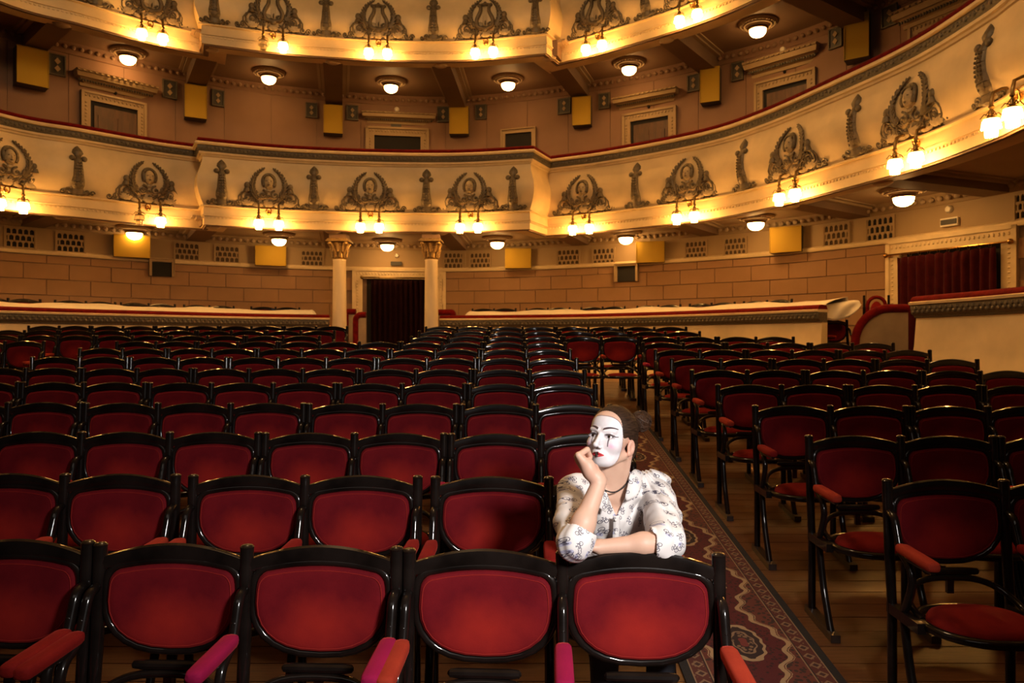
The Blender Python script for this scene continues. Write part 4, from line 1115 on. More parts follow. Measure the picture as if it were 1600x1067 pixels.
# chairs standing in the boxes behind the barriers, only their tops showing over the sheet
def box_row(plan, q0, q1, side):
    q = q0; c = 0
    while q < q1:
        p, t, n_ = plan.at(q); c += 1
        o = p - n_ * 1.05
        z = HC + 0.385 * S + 0.30 - PH
        bench(2, (o.x, o.y, z), math.atan2(t.y, t.x), f'two-seat bench behind the dust sheet of the {side} barrier, {ORD[min(c - 1, 11)]} from the left', f'benches in the {side} box', rn, True)
        q += 1.16
box_row(BAR_L, 4.6, BAR_L.L - 0.6, 'left')
box_row(BAR_R, 1.0, BAR_R.L - 0.9, 'right')

bench(1, (5.42, 12.35, 1.31), 0.25, 'dark one-seat chair under the sagging end of the white sheet', 'benches in the right box', rn, True)
def armchair():
    t = thing('armchair', 'round-backed red chair standing between the white sheet and the right curtain', 'chair', (6.12, 12.35, 1.55), -0.25)
    H = 1.2
    for sx in (-1, 1):
        MB().tube([(sx * 0.19, 0.0, 0), (sx * 0.19, 0.02, 0.6), (sx * 0.19, 0.03, H)], [0.022, 0.024, 0.02], 8).build('rear_leg', 'lacquer', t)
        MB().tube([(sx * 0.19, -0.42, 0), (sx * 0.19, -0.42, 0.45)], [0.018, 0.022], 8).build('front_leg', 'lacquer', t)
    arch = [(-0.14, 0.02, 0.62), (-0.14, 0.02, 0.98)] + [(0.14 * -math.cos(a), 0.02, 1.02 + 0.15 * math.sin(a)) for a in np.linspace(0.1, math.pi - 0.1, 9)] + [(0.14, 0.02, 0.98), (0.14, 0.02, 0.62)]
    MB().tube(arch, 0.03, 8).build('back_frame', 'velvet_rail', t, 60)
    MB().ball((0, 0.02, 0.88), (0.105, 0.03, 0.22), 14, 9).build('back_cushion', 'velvet_red', t, 60)
    MB().ball((0, -0.2, 0.47), (0.24, 0.25, 0.06), 16, 8).build('seat_cushion', 'velvet_red', t, 60)
    MB().box((0, -0.2, 0.42), (0.42, 0.46, 0.05)).build('seat_frame', 'lacquer', t, 0)
armchair()
# ---------------------------------------------------------------- the sitter: distance-field body, blouse and hair turned into meshes
class Field:
    def __init__(s, lo, hi, h):
        s.lo = np.array(lo, np.float32); s.h = h
        s.n = [int(math.ceil((hi[i] - lo[i]) / h)) + 1 for i in range(3)]
        s.ax = [s.lo[i] + h * np.arange(s.n[i], dtype=np.float32) for i in range(3)]
        s.d = np.full(s.n, 0.2, np.float32)
    def _sl(s, c, r):
        sl = []
        for i in range(3):
            a = max(0, int((c[i] - r - s.lo[i]) / s.h)); b_ = min(s.n[i], int((c[i] + r - s.lo[i]) / s.h) + 2)
            if b_ <= a: return None
            sl.append(slice(a, b_))
        return tuple(sl)
    def grid(s, sl): return s.ax[0][sl[0]][:, None, None], s.ax[1][sl[1]][None, :, None], s.ax[2][sl[2]][None, None, :]
    def put(s, fn, c, r, k, sub=False):
        sl = s._sl(c, r + 0.03 + k)
        if sl is None: return
        d2 = fn(*s.grid(sl)).astype(np.float32); d1 = s.d[sl]
        if sub:
            d2 = -d2
            hh = np.clip(0.5 - 0.5 * (d1 - d2) / max(k, 1e-5) * -1, 0, 1)
            hh = np.clip(0.5 + 0.5 * (d2 - d1) / max(k, 1e-5), 0, 1)
            s.d[sl] = d1 * (1 - hh) + d2 * hh + k * hh * (1 - hh)
        else:
            hh = np.clip(0.5 + 0.5 * (d2 - d1) / max(k, 1e-5), 0, 1)
            s.d[sl] = d2 * (1 - hh) + d1 * hh - k * hh * (1 - hh)
    def ell(s, c, r, k=0.01, ax=None, sub=False):
        c = np.array(c, float)
        A = np.eye(3) if ax is None else np.array(ax, float)
        def fn(X, Y, Z):
            dx, dy, dz = X - c[0], Y - c[1], Z - c[2]
            q = [(dx * A[i][0] + dy * A[i][1] + dz * A[i][2]) for i in range(3)]
            k0 = np.sqrt(sum((q[i] / r[i]) ** 2 for i in range(3))) + 1e-9; k1 = np.sqrt(sum((q[i] / r[i] ** 2) ** 2 for i in range(3))) + 1e-9
            return k0 * (k0 - 1) / k1
        s.put(fn, c, max(r), k, sub)
    def cap(s, a, b_, ra, rb, k=0.01, sub=False, flat=None):
        a = np.array(a, float); b_ = np.array(b_, float); ba = b_ - a; L2 = float(ba @ ba) + 1e-12
        def fn(X, Y, Z):
            dx, dy, dz = X - a[0], Y - a[1], Z - a[2]
            t = np.clip((dx * ba[0] + dy * ba[1] + dz * ba[2]) / L2, 0, 1)
            ex, ey, ez = dx - t * ba[0], dy - t * ba[1], dz - t * ba[2]
            if flat is not None:
                fa, fs_ = flat; m_ = ex * fa[0] + ey * fa[1] + ez * fa[2]
                ex, ey, ez = ex + m_ * fa[0] * (fs_ - 1), ey + m_ * fa[1] * (fs_ - 1), ez + m_ * fa[2] * (fs_ - 1)
            return np.sqrt(ex * ex + ey * ey + ez * ez) - (ra + (rb - ra) * t)
        s.put(fn, (a + b_) / 2, math.sqrt(L2) / 2 + max(ra, rb) * 1.3, k, sub)
    def chain(s, pts, rr, k=0.008):
        for i in range(len(pts) - 1): s.cap(pts[i], pts[i + 1], rr[i], rr[i + 1], k)
    def mesh(s):
        d = s.d; nx, ny, nz = d.shape; ins = d < 0
        cs = (nx - 1, ny - 1, nz - 1)
        acc = np.zeros(cs + (3,), np.float32); cnt = np.zeros(cs, np.float32)
        cross = []
        for ax in range(3):
            s0 = [slice(None)] * 3; s1 = [slice(None)] * 3; s0[ax] = slice(0, -1); s1[ax] = slice(1, None)
            a, b_ = d[tuple(s0)], d[tuple(s1)]; m = (a < 0) != (b_ < 0); cross.append((m, (a < 0)))
            idx = np.argwhere(m); t = a[m] / (a[m] - b_[m])
            pos = idx.astype(np.float32); pos[:, ax] += t
            o1, o2 = [i for i in range(3) if i != ax]
            for u in (0, 1):
                for v in (0, 1):
                    ci = idx.copy(); ci[:, o1] -= u; ci[:, o2] -= v
                    ok = (ci >= 0).all(1) & (ci[:, 0] < cs[0]) & (ci[:, 1] < cs[1]) & (ci[:, 2] < cs[2])
                    q = ci[ok]; np.add.at(acc, (q[:, 0], q[:, 1], q[:, 2]), pos[ok]); np.add.at(cnt, (q[:, 0], q[:, 1], q[:, 2]), 1)
        act = cnt > 0; vid = np.full(cs, -1, np.int64); vid[act] = np.arange(act.sum())
        V = acc[act] / cnt[act][:, None] * s.h + s.lo
        Fs = []
        for ax in range(3):
            m, a_in = cross[ax]; idx = np.argwhere(m); o1, o2 = [i for i in range(3) if i != ax]
            ok = (idx[:, o1] > 0) & (idx[:, o2] > 0) & (idx[:, o1] < cs[o1]) & (idx[:, o2] < cs[o2]); idx = idx[ok]; fl_in = a_in[m][ok]
            q = []
            for u, v in ((1, 1), (0, 1), (0, 0), (1, 0)):
                ci = idx.copy(); ci[:, o1] -= u; ci[:, o2] -= v; q.append(vid[ci[:, 0], ci[:, 1], ci[:, 2]])
            q = np.stack(q, 1)
            flip = fl_in if ax != 1 else ~fl_in
            q[~flip] = q[~flip][:, ::-1]
            Fs.append(q)
        return V, np.concatenate(Fs)
def relax(V, Q, it, lam=0.5):
    e = np.concatenate([Q[:, [0, 1]], Q[:, [1, 2]], Q[:, [2, 3]], Q[:, [3, 0]]])
    deg = np.bincount(e[:, 0], minlength=len(V)).astype(np.float32)[:, None]
    for _ in range(it):
        acc = np.zeros_like(V); np.add.at(acc, e[:, 0], V[e[:, 1]])
        V = V + lam * (acc / np.maximum(deg, 1) - V) * (deg > 0)
    return V
def mesh_np(name, V, Q, mat, colors=None):
    me = bpy.data.meshes.new(name)
    me.vertices.add(len(V)); me.vertices.foreach_set('co', V.astype(np.float32).ravel())
    me.loops.add(Q.size); me.loops.foreach_set('vertex_index', Q.astype(np.int32).ravel())
    me.polygons.add(len(Q)); me.polygons.foreach_set('loop_start', np.arange(0, Q.size, 4, dtype=np.int32))
    me.update(calc_edges=True); me.validate()
    if colors is not None:
        at = me.color_attributes.new('Col', 'FLOAT_COLOR', 'POINT')
        at.data.foreach_set('color', np.concatenate([colors, np.ones((len(V), 1))], 1).astype(np.float32).ravel())
    me.materials.append(MATS[mat]); me.shade_smooth()
    return me

# joints, metres in the hall
def px(x, y, Y): return np.array([(x - CX) * Y / F, Y, HC + (CY - y) * Y / F])
HEAD = px(955, 684.5, 2.83)
th, pt, rl = R(35), R(12), R(-1.5)
AX = 1.09
fw = np.array([-math.sin(th) * math.cos(pt), -math.cos(th) * math.cos(pt), math.sin(pt)])
lf = np.array([math.cos(th), -math.sin(th), 0.0]); up_ = np.cross(lf, fw) * -1.0
if up_[2] < 0: up_ = -up_
lf, up_ = lf * math.cos(rl) + up_ * math.sin(rl), up_ * math.cos(rl) - lf * math.sin(rl)
HAX = (lf, fw, up_)
def hp(a, b_, c): return HEAD + lf * a * AX + fw * b_ + up_ * c
ELB_R, WRI_R, SHO_R = px(900, 852, 2.47), px(937, 752, 2.56), px(897, 768, 2.84)
ELB_L, WRI_L, SHO_L = px(1040, 848, 2.57), px(937, 855, 2.565), px(1023, 762, 2.92)
NECK = px(967, 764, 2.90); STERN = px(962, 800, 2.86)
CHEST = np.array([0.410, 2.975, 1.27]); WAIST = np.array([0.43, 3.06, 1.06]); PELV = np.array([0.46, 3.15, 0.93])

m, nt, b = new_mat('skin_and_paint')
at = nt.nodes.new('ShaderNodeVertexColor'); at.layer_name = 'Col'
nn = tex(nt, 'ShaderNodeTexNoise', 60.0, coords(nt), Detail=3.0)
nt.links.new(mixc(nt, (nn - 0.5) * 0.25 + 0.06, at.outputs[0], (0.55, 0.25, 0.18)), b.inputs['Base Color'])
set_in(b, Roughness=0.5); b.inputs['Subsurface Weight'].default_value = 0.06; b.inputs['Subsurface Radius'].default_value = (0.01, 0.004, 0.002)
plain('hair_brown', (0.034, 0.016, 0.008), 0.62, 0.6, 40.0, stretch=(1, 1, 5), bmp=0.25, bscale=60)
MATS['hair_brown'].node_tree.nodes['Principled BSDF'].inputs['Specular IOR Level'].default_value = 0.2
plain('hair_strand', (0.050, 0.022, 0.010), 0.55, 0.5, 30.0)
MATS['hair_strand'].node_tree.nodes['Principled BSDF'].inputs['Specular IOR Level'].default_value = 0.25
plain('black_bead', (0.02, 0.018, 0.018), 0.3, 0.1)
plain('trouser_dark', (0.03, 0.03, 0.04), 0.9, 0.2)
plain('button_white', (0.8, 0.78, 0.75), 0.4, 0.02)

# ---- skin
B = Field((0.12, 2.38, 1.02), (0.66, 3.08, 1.74), 0.0026)
# torso under the shirt
B.ell(CHEST, (0.152, 0.100, 0.195), 0.02); B.ell(WAIST, (0.12, 0.09, 0.14), 0.03)
B.cap(SHO_R + (0.02, 0.01, -0.01), SHO_L + (-0.02, 0.01, -0.01), 0.048, 0.048, 0.04)
B.cap(STERN + (0, 0.06, -0.02), NECK + (0, 0.02, -0.02), 0.085, 0.058, 0.04)
# collar bones
for s_, sh in ((-1, SHO_R), (1, SHO_L)): B.cap(NECK + np.array((0.012 * s_, -0.045, -0.030)), sh + np.array((-0.03 * s_, -0.035, 0.015)), 0.010, 0.010, 0.025)
# neck and head
B.cap(NECK + (0, 0.01, -0.03), hp(0, -0.022, -0.05), 0.056, 0.050, 0.03)
B.cap(NECK + (-0.01, -0.028, -0.02), hp(-0.03, 0.02, -0.085), 0.020, 0.018, 0.03); B.cap(NECK + (0.0, -0.035, -0.03), hp(0.062, -0.03, -0.055), 0.013, 0.014, 0.025)
H = lambda c, r, k=0.012, sub=False: B.ell(hp(*c), (r[0] * AX, r[1], r[2]), k, HAX, sub)
HC_ = lambda a, b_, ra, rb, k=0.006, sub=False: B.cap(hp(*a), hp(*b_), ra, rb, k, sub)
H((0, -0.012, 0.032), (0.073, 0.093, 0.083)); H((0, 0.034, -0.022), (0.061, 0.060, 0.078), 0.02); H((0, 0.036, 0.045), (0.056, 0.050, 0.055), 0.02)
H((0, 0.058, -0.090), (0.028, 0.030, 0.024), 0.025); H((0, 0.036, -0.074), (0.046, 0.046, 0.030), 0.02)
for s_ in (-1, 1):
    H((s_ * 0.037, 0.058, -0.030), (0.024, 0.026, 0.024), 0.02)
    HC_((s_ * 0.052, 0.0, -0.062), (s_ * 0.026, 0.055, -0.092), 0.016, 0.014, 0.02)
    HC_((s_ * 0.012, 0.088, 0.020), (s_ * 0.044, 0.072, 0.022), 0.007, 0.007, 0.012)
for s_ in (-1, 1): H((s_ * 0.0305, 0.099, 0.001), (0.019, 0.019, 0.0105), 0.010, True)
HC_((0, 0.088, 0.012), (0, 0.117, -0.034), 0.0065, 0.0085, 0.010); H((0, 0.1185, -0.036), (0.0100, 0.0098, 0.0088), 0.006)
for s_ in (-1, 1): H((s_ * 0.0105, 0.102, -0.0425), (0.0075, 0.009, 0.0065), 0.005)
for s_ in (-1, 1):
    for (a0, c0), (a1, c1) in (((0.0150, -0.002), (0.022, 0.0078)), ((0.022, 0.0078), (0.036, 0.0088)), ((0.036, 0.0088), (0.049, 0.0))):
        HC_((s_ * a0, 0.0835 - 0.15 * (a0 - 0.0155), c0), (s_ * a1, 0.0835 - 0.15 * (a1 - 0.0155), c1), 0.0040, 0.0040, 0.003)
    for (a0, c0), (a1, c1) in (((0.016, -0.004), (0.024, -0.0088)), ((0.024, -0.0088), (0.036, -0.0090)), ((0.036, -0.0090), (0.048, -0.002))):
        HC_((s_ * a0, 0.082 - 0.15 * (a0 - 0.0155), c0), (s_ * a1, 0.082 - 0.15 * (a1 - 0.0155), c1), 0.0032, 0.0032, 0.003)
H((0, 0.078, -0.068), (0.026, 0.022, 0.020), 0.012)
for s_ in (-1, 1):
    HC_((s_ * 0.021, 0.087, -0.0695), (s_ * 0.006, 0.0985, -0.0645), 0.0028, 0.0050, 0.003); HC_((s_ * 0.019, 0.0875, -0.0715), (0, 0.0975, -0.0765), 0.0030, 0.0058, 0.003)
HC_((-0.019, 0.0975, -0.0705), (0.019, 0.0975, -0.0705), 0.0012, 0.0012, 0.003, True)
for s_ in (-1, 1):
    c = hp(s_ * 0.074, -0.014, -0.027); axe = (lf * 0.93 * s_ + fw * 0.36, fw * 0.93 - lf * 0.36 * s_, up_)
    B.ell(c, (0.0085, 0.0185, 0.031), 0.004, axe); B.ell(c + axe[0] * 0.0105 + fw * 0.003, (0.0085, 0.0105, 0.019), 0.003, axe, True)
    B.ell(hp(s_ * 0.0725, -0.006, -0.052), (0.006, 0.008, 0.009), 0.006, axe)
# arms
B.cap(SHO_R, ELB_R, 0.046, 0.037, 0.03); B.cap(SHO_L, ELB_L, 0.046, 0.037, 0.03)
fr_m = ELB_R * 0.66 + WRI_R * 0.34 + np.array((-0.004, -0.004, 0))
B.chain([ELB_R, fr_m, WRI_R], [0.036, 0.037, 0.0255], 0.03); fl_m = ELB_L * 0.66 + WRI_L * 0.34 + np.array((0, -0.004, 0.002))
B.chain([ELB_L, fl_m, WRI_L], [0.036, 0.036, 0.0255], 0.03)
# right hand: a loose fist under the cheek, seen from the thumb side
K = [px(904, 711, 2.555), px(902, 714, 2.572), px(903.5, 719, 2.588), px(907, 724, 2.600)]
PI = [px(917.5, 702.5, 2.585), px(915, 704, 2.605), px(915, 709, 2.622), px(917, 716, 2.630)]
DI = [px(922, 713, 2.605), px(921, 716, 2.625), px(921, 720, 2.640), px(922, 725, 2.645)]
TI = [px(919, 722, 2.598), px(917, 724, 2.618), px(917, 728, 2.632), px(918, 731, 2.637)]
for i in range(4): B.cap(WRI_R + (K[i] - WRI_R) * 0.15, K[i], 0.020, 0.0115, 0.016)
B.ell(WRI_R * 0.5 + (K[1] + K[0]) * 0.25, (0.022, 0.026, 0.034), 0.02)
for i in range(4):
    r_ = (0.0098, 0.0102, 0.0096, 0.0084)[i]; B.chain([K[i], PI[i], DI[i], TI[i]], [r_ * 1.08, r_, r_ * 0.92, r_ * 0.8], 0.0035)
B.chain([WRI_R + (px(930, 735, 2.56) - WRI_R) * 0.6, px(929, 731, 2.575), px(924, 727, 2.60), px(921, 735, 2.615)], [0.017, 0.0135, 0.0105, 0.009], 0.006)
# left hand lies behind the other elbow
LH = [WRI_L + np.array(v) for v in ((-0.06, 0.005, 0.002), (-0.062, 0.02, -0.002), (-0.062, 0.036, -0.006), (-0.058, 0.05, -0.01))]
LT = [WRI_L + np.array(v) for v in ((-0.108, 0.004, -0.004), (-0.115, 0.022, -0.008), (-0.112, 0.040, -0.012), (-0.098, 0.056, -0.014))]
for i in range(4):
    B.cap(WRI_L + (0, 0.008 * i, 0), LH[i], 0.019, 0.011, 0.014); B.chain([LH[i], (LH[i] + LT[i]) / 2 + (0, 0, 0.004), LT[i]], [0.010, 0.0092, 0.0078], 0.003)
B.chain([WRI_L + (-0.01, -0.012, 0.0), WRI_L + (-0.045, -0.020, 0.006), WRI_L + (-0.075, -0.014, 0.004)], [0.014, 0.011, 0.009], 0.006)
V, Q = B.mesh(); V = relax(V, Q, 2, 0.4)
def refine(V, Q, sel):
    q = Q[sel]; e = np.concatenate([np.sort(q[:, [i, (i + 1) % 4]], 1) for i in range(4)])
    ue, inv = np.unique(e, axis=0, return_inverse=True); inv = inv.ravel(); n0 = len(V); m = len(q)
    mid = (V[ue[:, 0]] + V[ue[:, 1]]) / 2; cen = V[q].mean(1)
    ei = [n0 + inv[i * m:(i + 1) * m] for i in range(4)]; ci = n0 + len(ue) + np.arange(m)
    nq = np.concatenate([np.stack([q[:, i], ei[i], ci, ei[i - 1]], 1) for i in range(4)])
    return np.concatenate([V, mid, cen]), np.concatenate([Q[~sel], nq])
hsel = (np.linalg.norm(V - hp(0, 0.05, -0.02), axis=1) < 0.125)
V, Q = refine(V, Q, hsel[Q].all(1))
# make-up, painted on the skin
D = V - HEAD; pa, pb, pc = D @ lf / AX, D @ fw, D @ up_
skin = np.array((0.68, 0.43, 0.315)); col = np.tile(skin, (len(V), 1))
hand = np.linalg.norm(V - (K[1] + WRI_R) / 2, axis=1) < 0.06; col[hand] = (0.70, 0.42, 0.31)
earm = (np.abs(pa) > 0.067) & (np.abs(pb + 0.012) < 0.03) & (np.abs(pc + 0.027) < 0.045); col[earm] = (0.68, 0.37, 0.27)
def sstep(x, a, b_): t = np.clip((x - a) / (b_ - a), 0, 1); return t * t * (3 - 2 * t)
def lay_c(mask, c): 
    global col
    col = col * (1 - mask[:, None]) + np.array(c) * mask[:, None]
hk = np.array(K + PI + DI + TI + [WRI_R, (WRI_R + K[1]) / 2, (WRI_R + K[3]) / 2, (WRI_R * 2 + K[0]) / 3, px(929, 731, 2.575), px(924, 727, 2.60), px(921, 735, 2.615)])
dh = np.min(np.stack([np.linalg.norm(V - h_, axis=1) for h_ in hk]), axis=0)
head = (pb > 0.0) * (pc > -0.125) * (dh > 0.0155) * (np.linalg.norm(D, axis=1) < 0.15)
e = np.sqrt((np.abs(pa) / 0.0615) ** 2.4 + (np.abs(pc + 0.018) / 0.100) ** 2.4) ** (1 / 1.2)
az = np.degrees(np.arctan2(np.abs(pa), np.maximum(pb + 0.015, 1e-4)))
e = ((az / 50.0) ** 2.6 + (np.abs(pc + 0.022) / np.where(pc > -0.022, 0.098, 0.090)) ** 2.6) ** (1 / 2.6)
lay_c(head * (1 - sstep(e, 1.0, 1.03)), (0.80, 0.77, 0.80)); lay_c(head * (np.abs(e - 1.015) < 0.016) * 0.75 * (pc > -0.09), (0.10, 0.06, 0.07))
bl = np.exp(-(((pa - 0.044) / 0.011) ** 2 + ((pc + 0.034) / 0.011) ** 2)); lay_c(head * bl * 0.55, (0.85, 0.30, 0.55))
bl = np.exp(-(((pa + 0.044) / 0.011) ** 2 + ((pc + 0.034) / 0.011) ** 2)); lay_c(head * bl * 0.55, (0.85, 0.30, 0.55))
for s_ in (-1, 1):
    q = s_ * pa
    br = 0.0255 + 0.0085 * np.sin(np.clip((q - 0.010) / 0.042, 0, 1) * 2.3); th_ = 0.0036 * (1 - 0.75 * np.clip((q - 0.02) / 0.034, 0, 1))
    lay_c(head * (q > 0.010) * (q < 0.053) * (1 - sstep(np.abs(pc - br), th_, th_ + 0.0016)), (0.025, 0.018, 0.03))
    ed = np.sqrt(((q - 0.031) / 0.019) ** 2 + ((pc - 0.001) / 0.0105) ** 2)
    lay_c(head * (1 - sstep(ed, 0.55, 1.25)) * 0.62, (0.16, 0.12, 0.15)); lay_c(head * (ed < 0.95) * (ed > 0.35) * (pc > 0.003) * 0.9, (0.02, 0.015, 0.02))
    lay_c(head * (q > 0.044) * (q < 0.055) * (1 - sstep(np.abs(pc - (q - 0.044) * 0.25 - 0.001), 0.001, 0.0024)), (0.02, 0.015, 0.02))
lay_c(head * (pc < -0.006) * (pc > -0.038) * (1 - sstep(np.abs(pa - 0.0315), 0.0006 + 0.0016 * np.clip((pc + 0.038) / 0.03, 0, 1), 0.0030)) * 0.9, (0.05, 0.04, 0.06))
lay_c(head * (pc < -0.006) * (pc > -0.030) * (1 - sstep(np.abs(pa + 0.0315), 0.001, 0.0030)) * 0.9, (0.05, 0.04, 0.06))
lw = 0.0102 * np.clip(1 - (np.abs(pa) / 0.0235), 0, 1) ** 0.75 * (1 - 0.10 * np.exp(-(pa / 0.004) ** 2) * (pc > -0.07)) + 0.0002
lip = (pb > 0.07) * (dh > 0.0155) * (np.abs(pa) < 0.0235) * (1 - sstep(np.abs(pc + 0.0705), lw, lw + 0.0015)); lay_c(lip, (0.50, 0.006, 0.025))
lay_c(lip * (1 - sstep(np.abs(pa + 0.001), 0.0055, 0.0075)), (0.012, 0.008, 0.010))
lay_c((pb > 0.088) * (np.abs(np.abs(pa) - 0.0065) < 0.0028) * (np.abs(pc + 0.0475) < 0.0028) * 0.7, (0.12, 0.05, 0.05))  # nostrils: the shade of the openings put into the skin colour
person = thing('person', 'person in white face paint and printed white blouse leaning on the front row bench', 'person', (float(PELV[0]), 3.2, float(floor_z(3.2))))
def child_world(name, me, parent):
    o = put(name, me, parent); o.matrix_parent_inverse = Matrix.Translation(parent.location).inverted(); return o
child_world('body', mesh_np('body', V, Q, 'skin_and_paint', col), person)
# eyes
m, nt, b = new_mat('eye_ball'); at = nt.nodes.new('ShaderNodeVertexColor'); at.layer_name = 'Col'; nt.links.new(at.outputs[0], b.inputs['Base Color']); set_in(b, Roughness=0.12)
for s_ in (-1, 1):
    c = hp(s_ * 0.0305, 0.0722, 0.0); gz = (fw * 0.93 + up_ * 0.10 - lf * 0.26); gz /= np.linalg.norm(gz)
    eb = MB().ball((0, 0, 0), 0.0122, 32, 24); ev = np.array(eb.v); dv = ev / 0.0122 @ gz
    ec = np.where(dv[:, None] > 0.93, np.array((0.008, 0.006, 0.006)), np.where(dv[:, None] > 0.75, np.array((0.060, 0.030, 0.018)), np.array((0.74, 0.70, 0.70))))
    me = eb.mesh('eye', 'eye_ball', 180); at = me.color_attributes.new('Col', 'FLOAT_COLOR', 'POINT')
    at.data.foreach_set('color', np.concatenate([ec, np.ones((len(ec), 1))], 1).astype(np.float32).ravel())
    o = child_world('eye', me, person); o.location = Vector(c); 

# ---- hair: a smooth cap drawn back to a bun
Hf = Field(HEAD - 0.16, HEAD + 0.19, 0.0026)
Hf.ell(hp(0, -0.018, 0.036), (0.081 * AX, 0.101, 0.093), 0.01, HAX)
Hf.ell(hp(0, 0.104, -0.024), (0.088, 0.090, 0.126), 0.016, HAX, True)
Hf.ell(hp(0, 0.085, -0.085), (0.16, 0.085, 0.085), 0.012, HAX, True)
Hf.ell(hp(0, -0.012, -0.130), (0.15, 0.15, 0.085), 0.015, HAX, True)
Hf.ell(hp(0.02, -0.075, -0.02), (0.055, 0.035, 0.07), 0.02, HAX)
for s_ in (-1, 1): Hf.ell(hp(s_ * 0.082, 0.010, -0.048), (0.036, 0.036, 0.062), 0.010, HAX, True)
BUN = px(1001, 658, 2.945)
Hf.cap(hp(0.02, -0.075, 0.035), BUN, 0.034, 0.022, 0.03)
Hf.ell(BUN, (0.038, 0.036, 0.042), 0.01)
X, Y_, Z_ = Hf.ax[0][:, None, None], Hf.ax[1][None, :, None], Hf.ax[2][None, None, :]
pa3 = (X - HEAD[0]) * lf[0] + (Y_ - HEAD[1]) * lf[1] + (Z_ - HEAD[2]) * lf[2]; pb3 = (X - HEAD[0]) * fw[0] + (Y_ - HEAD[1]) * fw[1] + (Z_ - HEAD[2]) * fw[2]; pc3 = (X - HEAD[0]) * up_[0] + (Y_ - HEAD[1]) * up_[1] + (Z_ - HEAD[2]) * up_[2]
angf = np.arctan2(pc3 - 0.03, pa3)
Hf.d += (0.0007 * np.sin(angf * 46 + pb3 * 30) + 0.0006 * np.sin(angf * 83 + pb3 * 55)).astype(np.float32)
V, Q = Hf.mesh(); V = relax(V, Q, 4, 0.5)
hair = child_world('hair', mesh_np('hair', V, Q, 'hair_brown'), person)
st = MB(); rq = random.Random(4)
Bc = Vector(BUN)
for k in range(120):
    ax_ = Vector((rq.gauss(0, 1), rq.gauss(0, 1), rq.gauss(0, 1))).normalized(); e1 = ax_.orthogonal().normalized(); e2 = ax_.cross(e1)
    a0 = rq.uniform(0, 6.28); sp = rq.uniform(2.2, 5.0); r0 = rq.uniform(0.036, 0.043); of = rq.uniform(-0.02, 0.02)
    rr = math.sqrt(max(1e-5, r0 * r0 - of * of))
    st.tube([Bc + ax_ * of + (e1 * math.cos(a0 + sp * i / 14) + e2 * math.sin(a0 + sp * i / 14)) * rr for i in range(15)], [0.0007 + 0.0015 * math.sin(math.pi * i / 14) for i in range(15)], 5)
for k in range(46):
    s0 = rq.uniform(-1.25, 1.25); c0 = math.cos(s0); a_ = 0.075 * math.sin(s0); 
    pts = []
    for i in range(9):
        t = i / 8; ang = R(62) * (1 - t) + R(-25) * t * 0.6
        el = Vector(hp(0.0805 * math.sin(s0) * (1 - 0.45 * t), -0.016 + 0.098 * math.sin(R(8) - t * R(80)), 0.036 + 0.090 * math.cos(s0) * math.cos(R(8) - t * R(80)) + 0.004))
        pts.append(el)
    st.tube(pts, [0.0007 + 0.0016 * math.sin(math.pi * i / 8) for i in range(9)], 4)
tag(child_world('hair_strands', st.mesh('hair_strands', 'hair_strand', 60), person), None, kind='stuff')

# ---- blouse
m, nt, b = new_mat('printed_blouse')
x, y, z = xyz(nt, coords(nt))
def comb(nt, a, b_, c=0.0):
    n = nt.nodes.new('ShaderNodeCombineXYZ')
    for i, v in enumerate((a, b_, c)):
        if isinstance(v, E): nt.links.new(v.s, n.inputs[i])
        else: n.inputs[i].default_value = v
    return n.outputs[0]
nz = tex(nt, 'ShaderNodeTexNoise', 9.0, coords(nt), Detail=2.0)
u = x + (nz - 0.5) * 0.02 + y * 0.6; v = z + (nz - 0.5) * 0.02 + y * 0.4
uv = comb(nt, u, v, 0.0)
vn = nt.nodes.new('ShaderNodeTexVoronoi'); vn.voronoi_dimensions = '2D'; vn.inputs['Scale'].default_value = 21.0; vn.inputs['Randomness'].default_value = 0.55; nt.links.new(uv, vn.inputs['Vector'])
cx_, cy_, _ = xyz(nt, vn.outputs['Position']); cr_, cg_, cb_ = xyz(nt, vn.outputs['Color'])
dx, dy = u - cx_ / 1.0, v - cy_ / 1.0
ang = cr_ * 6.28; ca, sa = ang.cos(), ang.sin()
lx, ly = dx * ca + dy * sa, dy * ca - dx * sa
def ring_(ox, oy, r_, w_): 
    dd = ((lx - ox) * (lx - ox) + (ly - oy) * (ly - oy)).sqrt(); return (dd - r_).abs().lt(w_)
def seg(x0, y0, x1, y1, w_):
    L = math.hypot(x1 - x0, y1 - y0); tx, ty = (x1 - x0) / L, (y1 - y0) / L
    a = (lx - x0) * tx + (ly - y0) * ty; h = ((lx - x0) * -ty + (ly - y0) * tx).abs()
    return h.lt(w_) * a.gt(0.0) * a.lt(L)
ink = ring_(-0.0095, -0.004, 0.0062, 0.0011).mx(ring_(0.0095, -0.004, 0.0062, 0.0011))
for sgm in ((-0.0095, -0.004, -0.002, 0.006), (-0.002, 0.006, 0.0085, 0.007), (0.0095, -0.004, 0.0065, 0.011), (-0.0095, -0.004, 0.001, -0.004), (0.001, -0.004, 0.0075, 0.006), (0.001, -0.004, -0.004, 0.010)):
    ink = ink.mx(seg(*sgm, 0.0009))
ink = ink.mx(seg(-0.007, 0.0105, 0.000, 0.0105, 0.0014))
lav = (((lx + 0.003) / 0.011) * ((lx + 0.003) / 0.011) + ((ly - 0.010) / 0.006) * ((ly - 0.010) / 0.006)).lt(1.0) * cg_.gt(0.45)
shb = nt.nodes.new('ShaderNodeTexNoise'); shb.inputs['Scale'].default_value = 150.0; nt.links.new(coords(nt), shb.inputs[0])
base = mixc(nt, lav * 0.55, (0.80, 0.765, 0.75), (0.30, 0.33, 0.62))
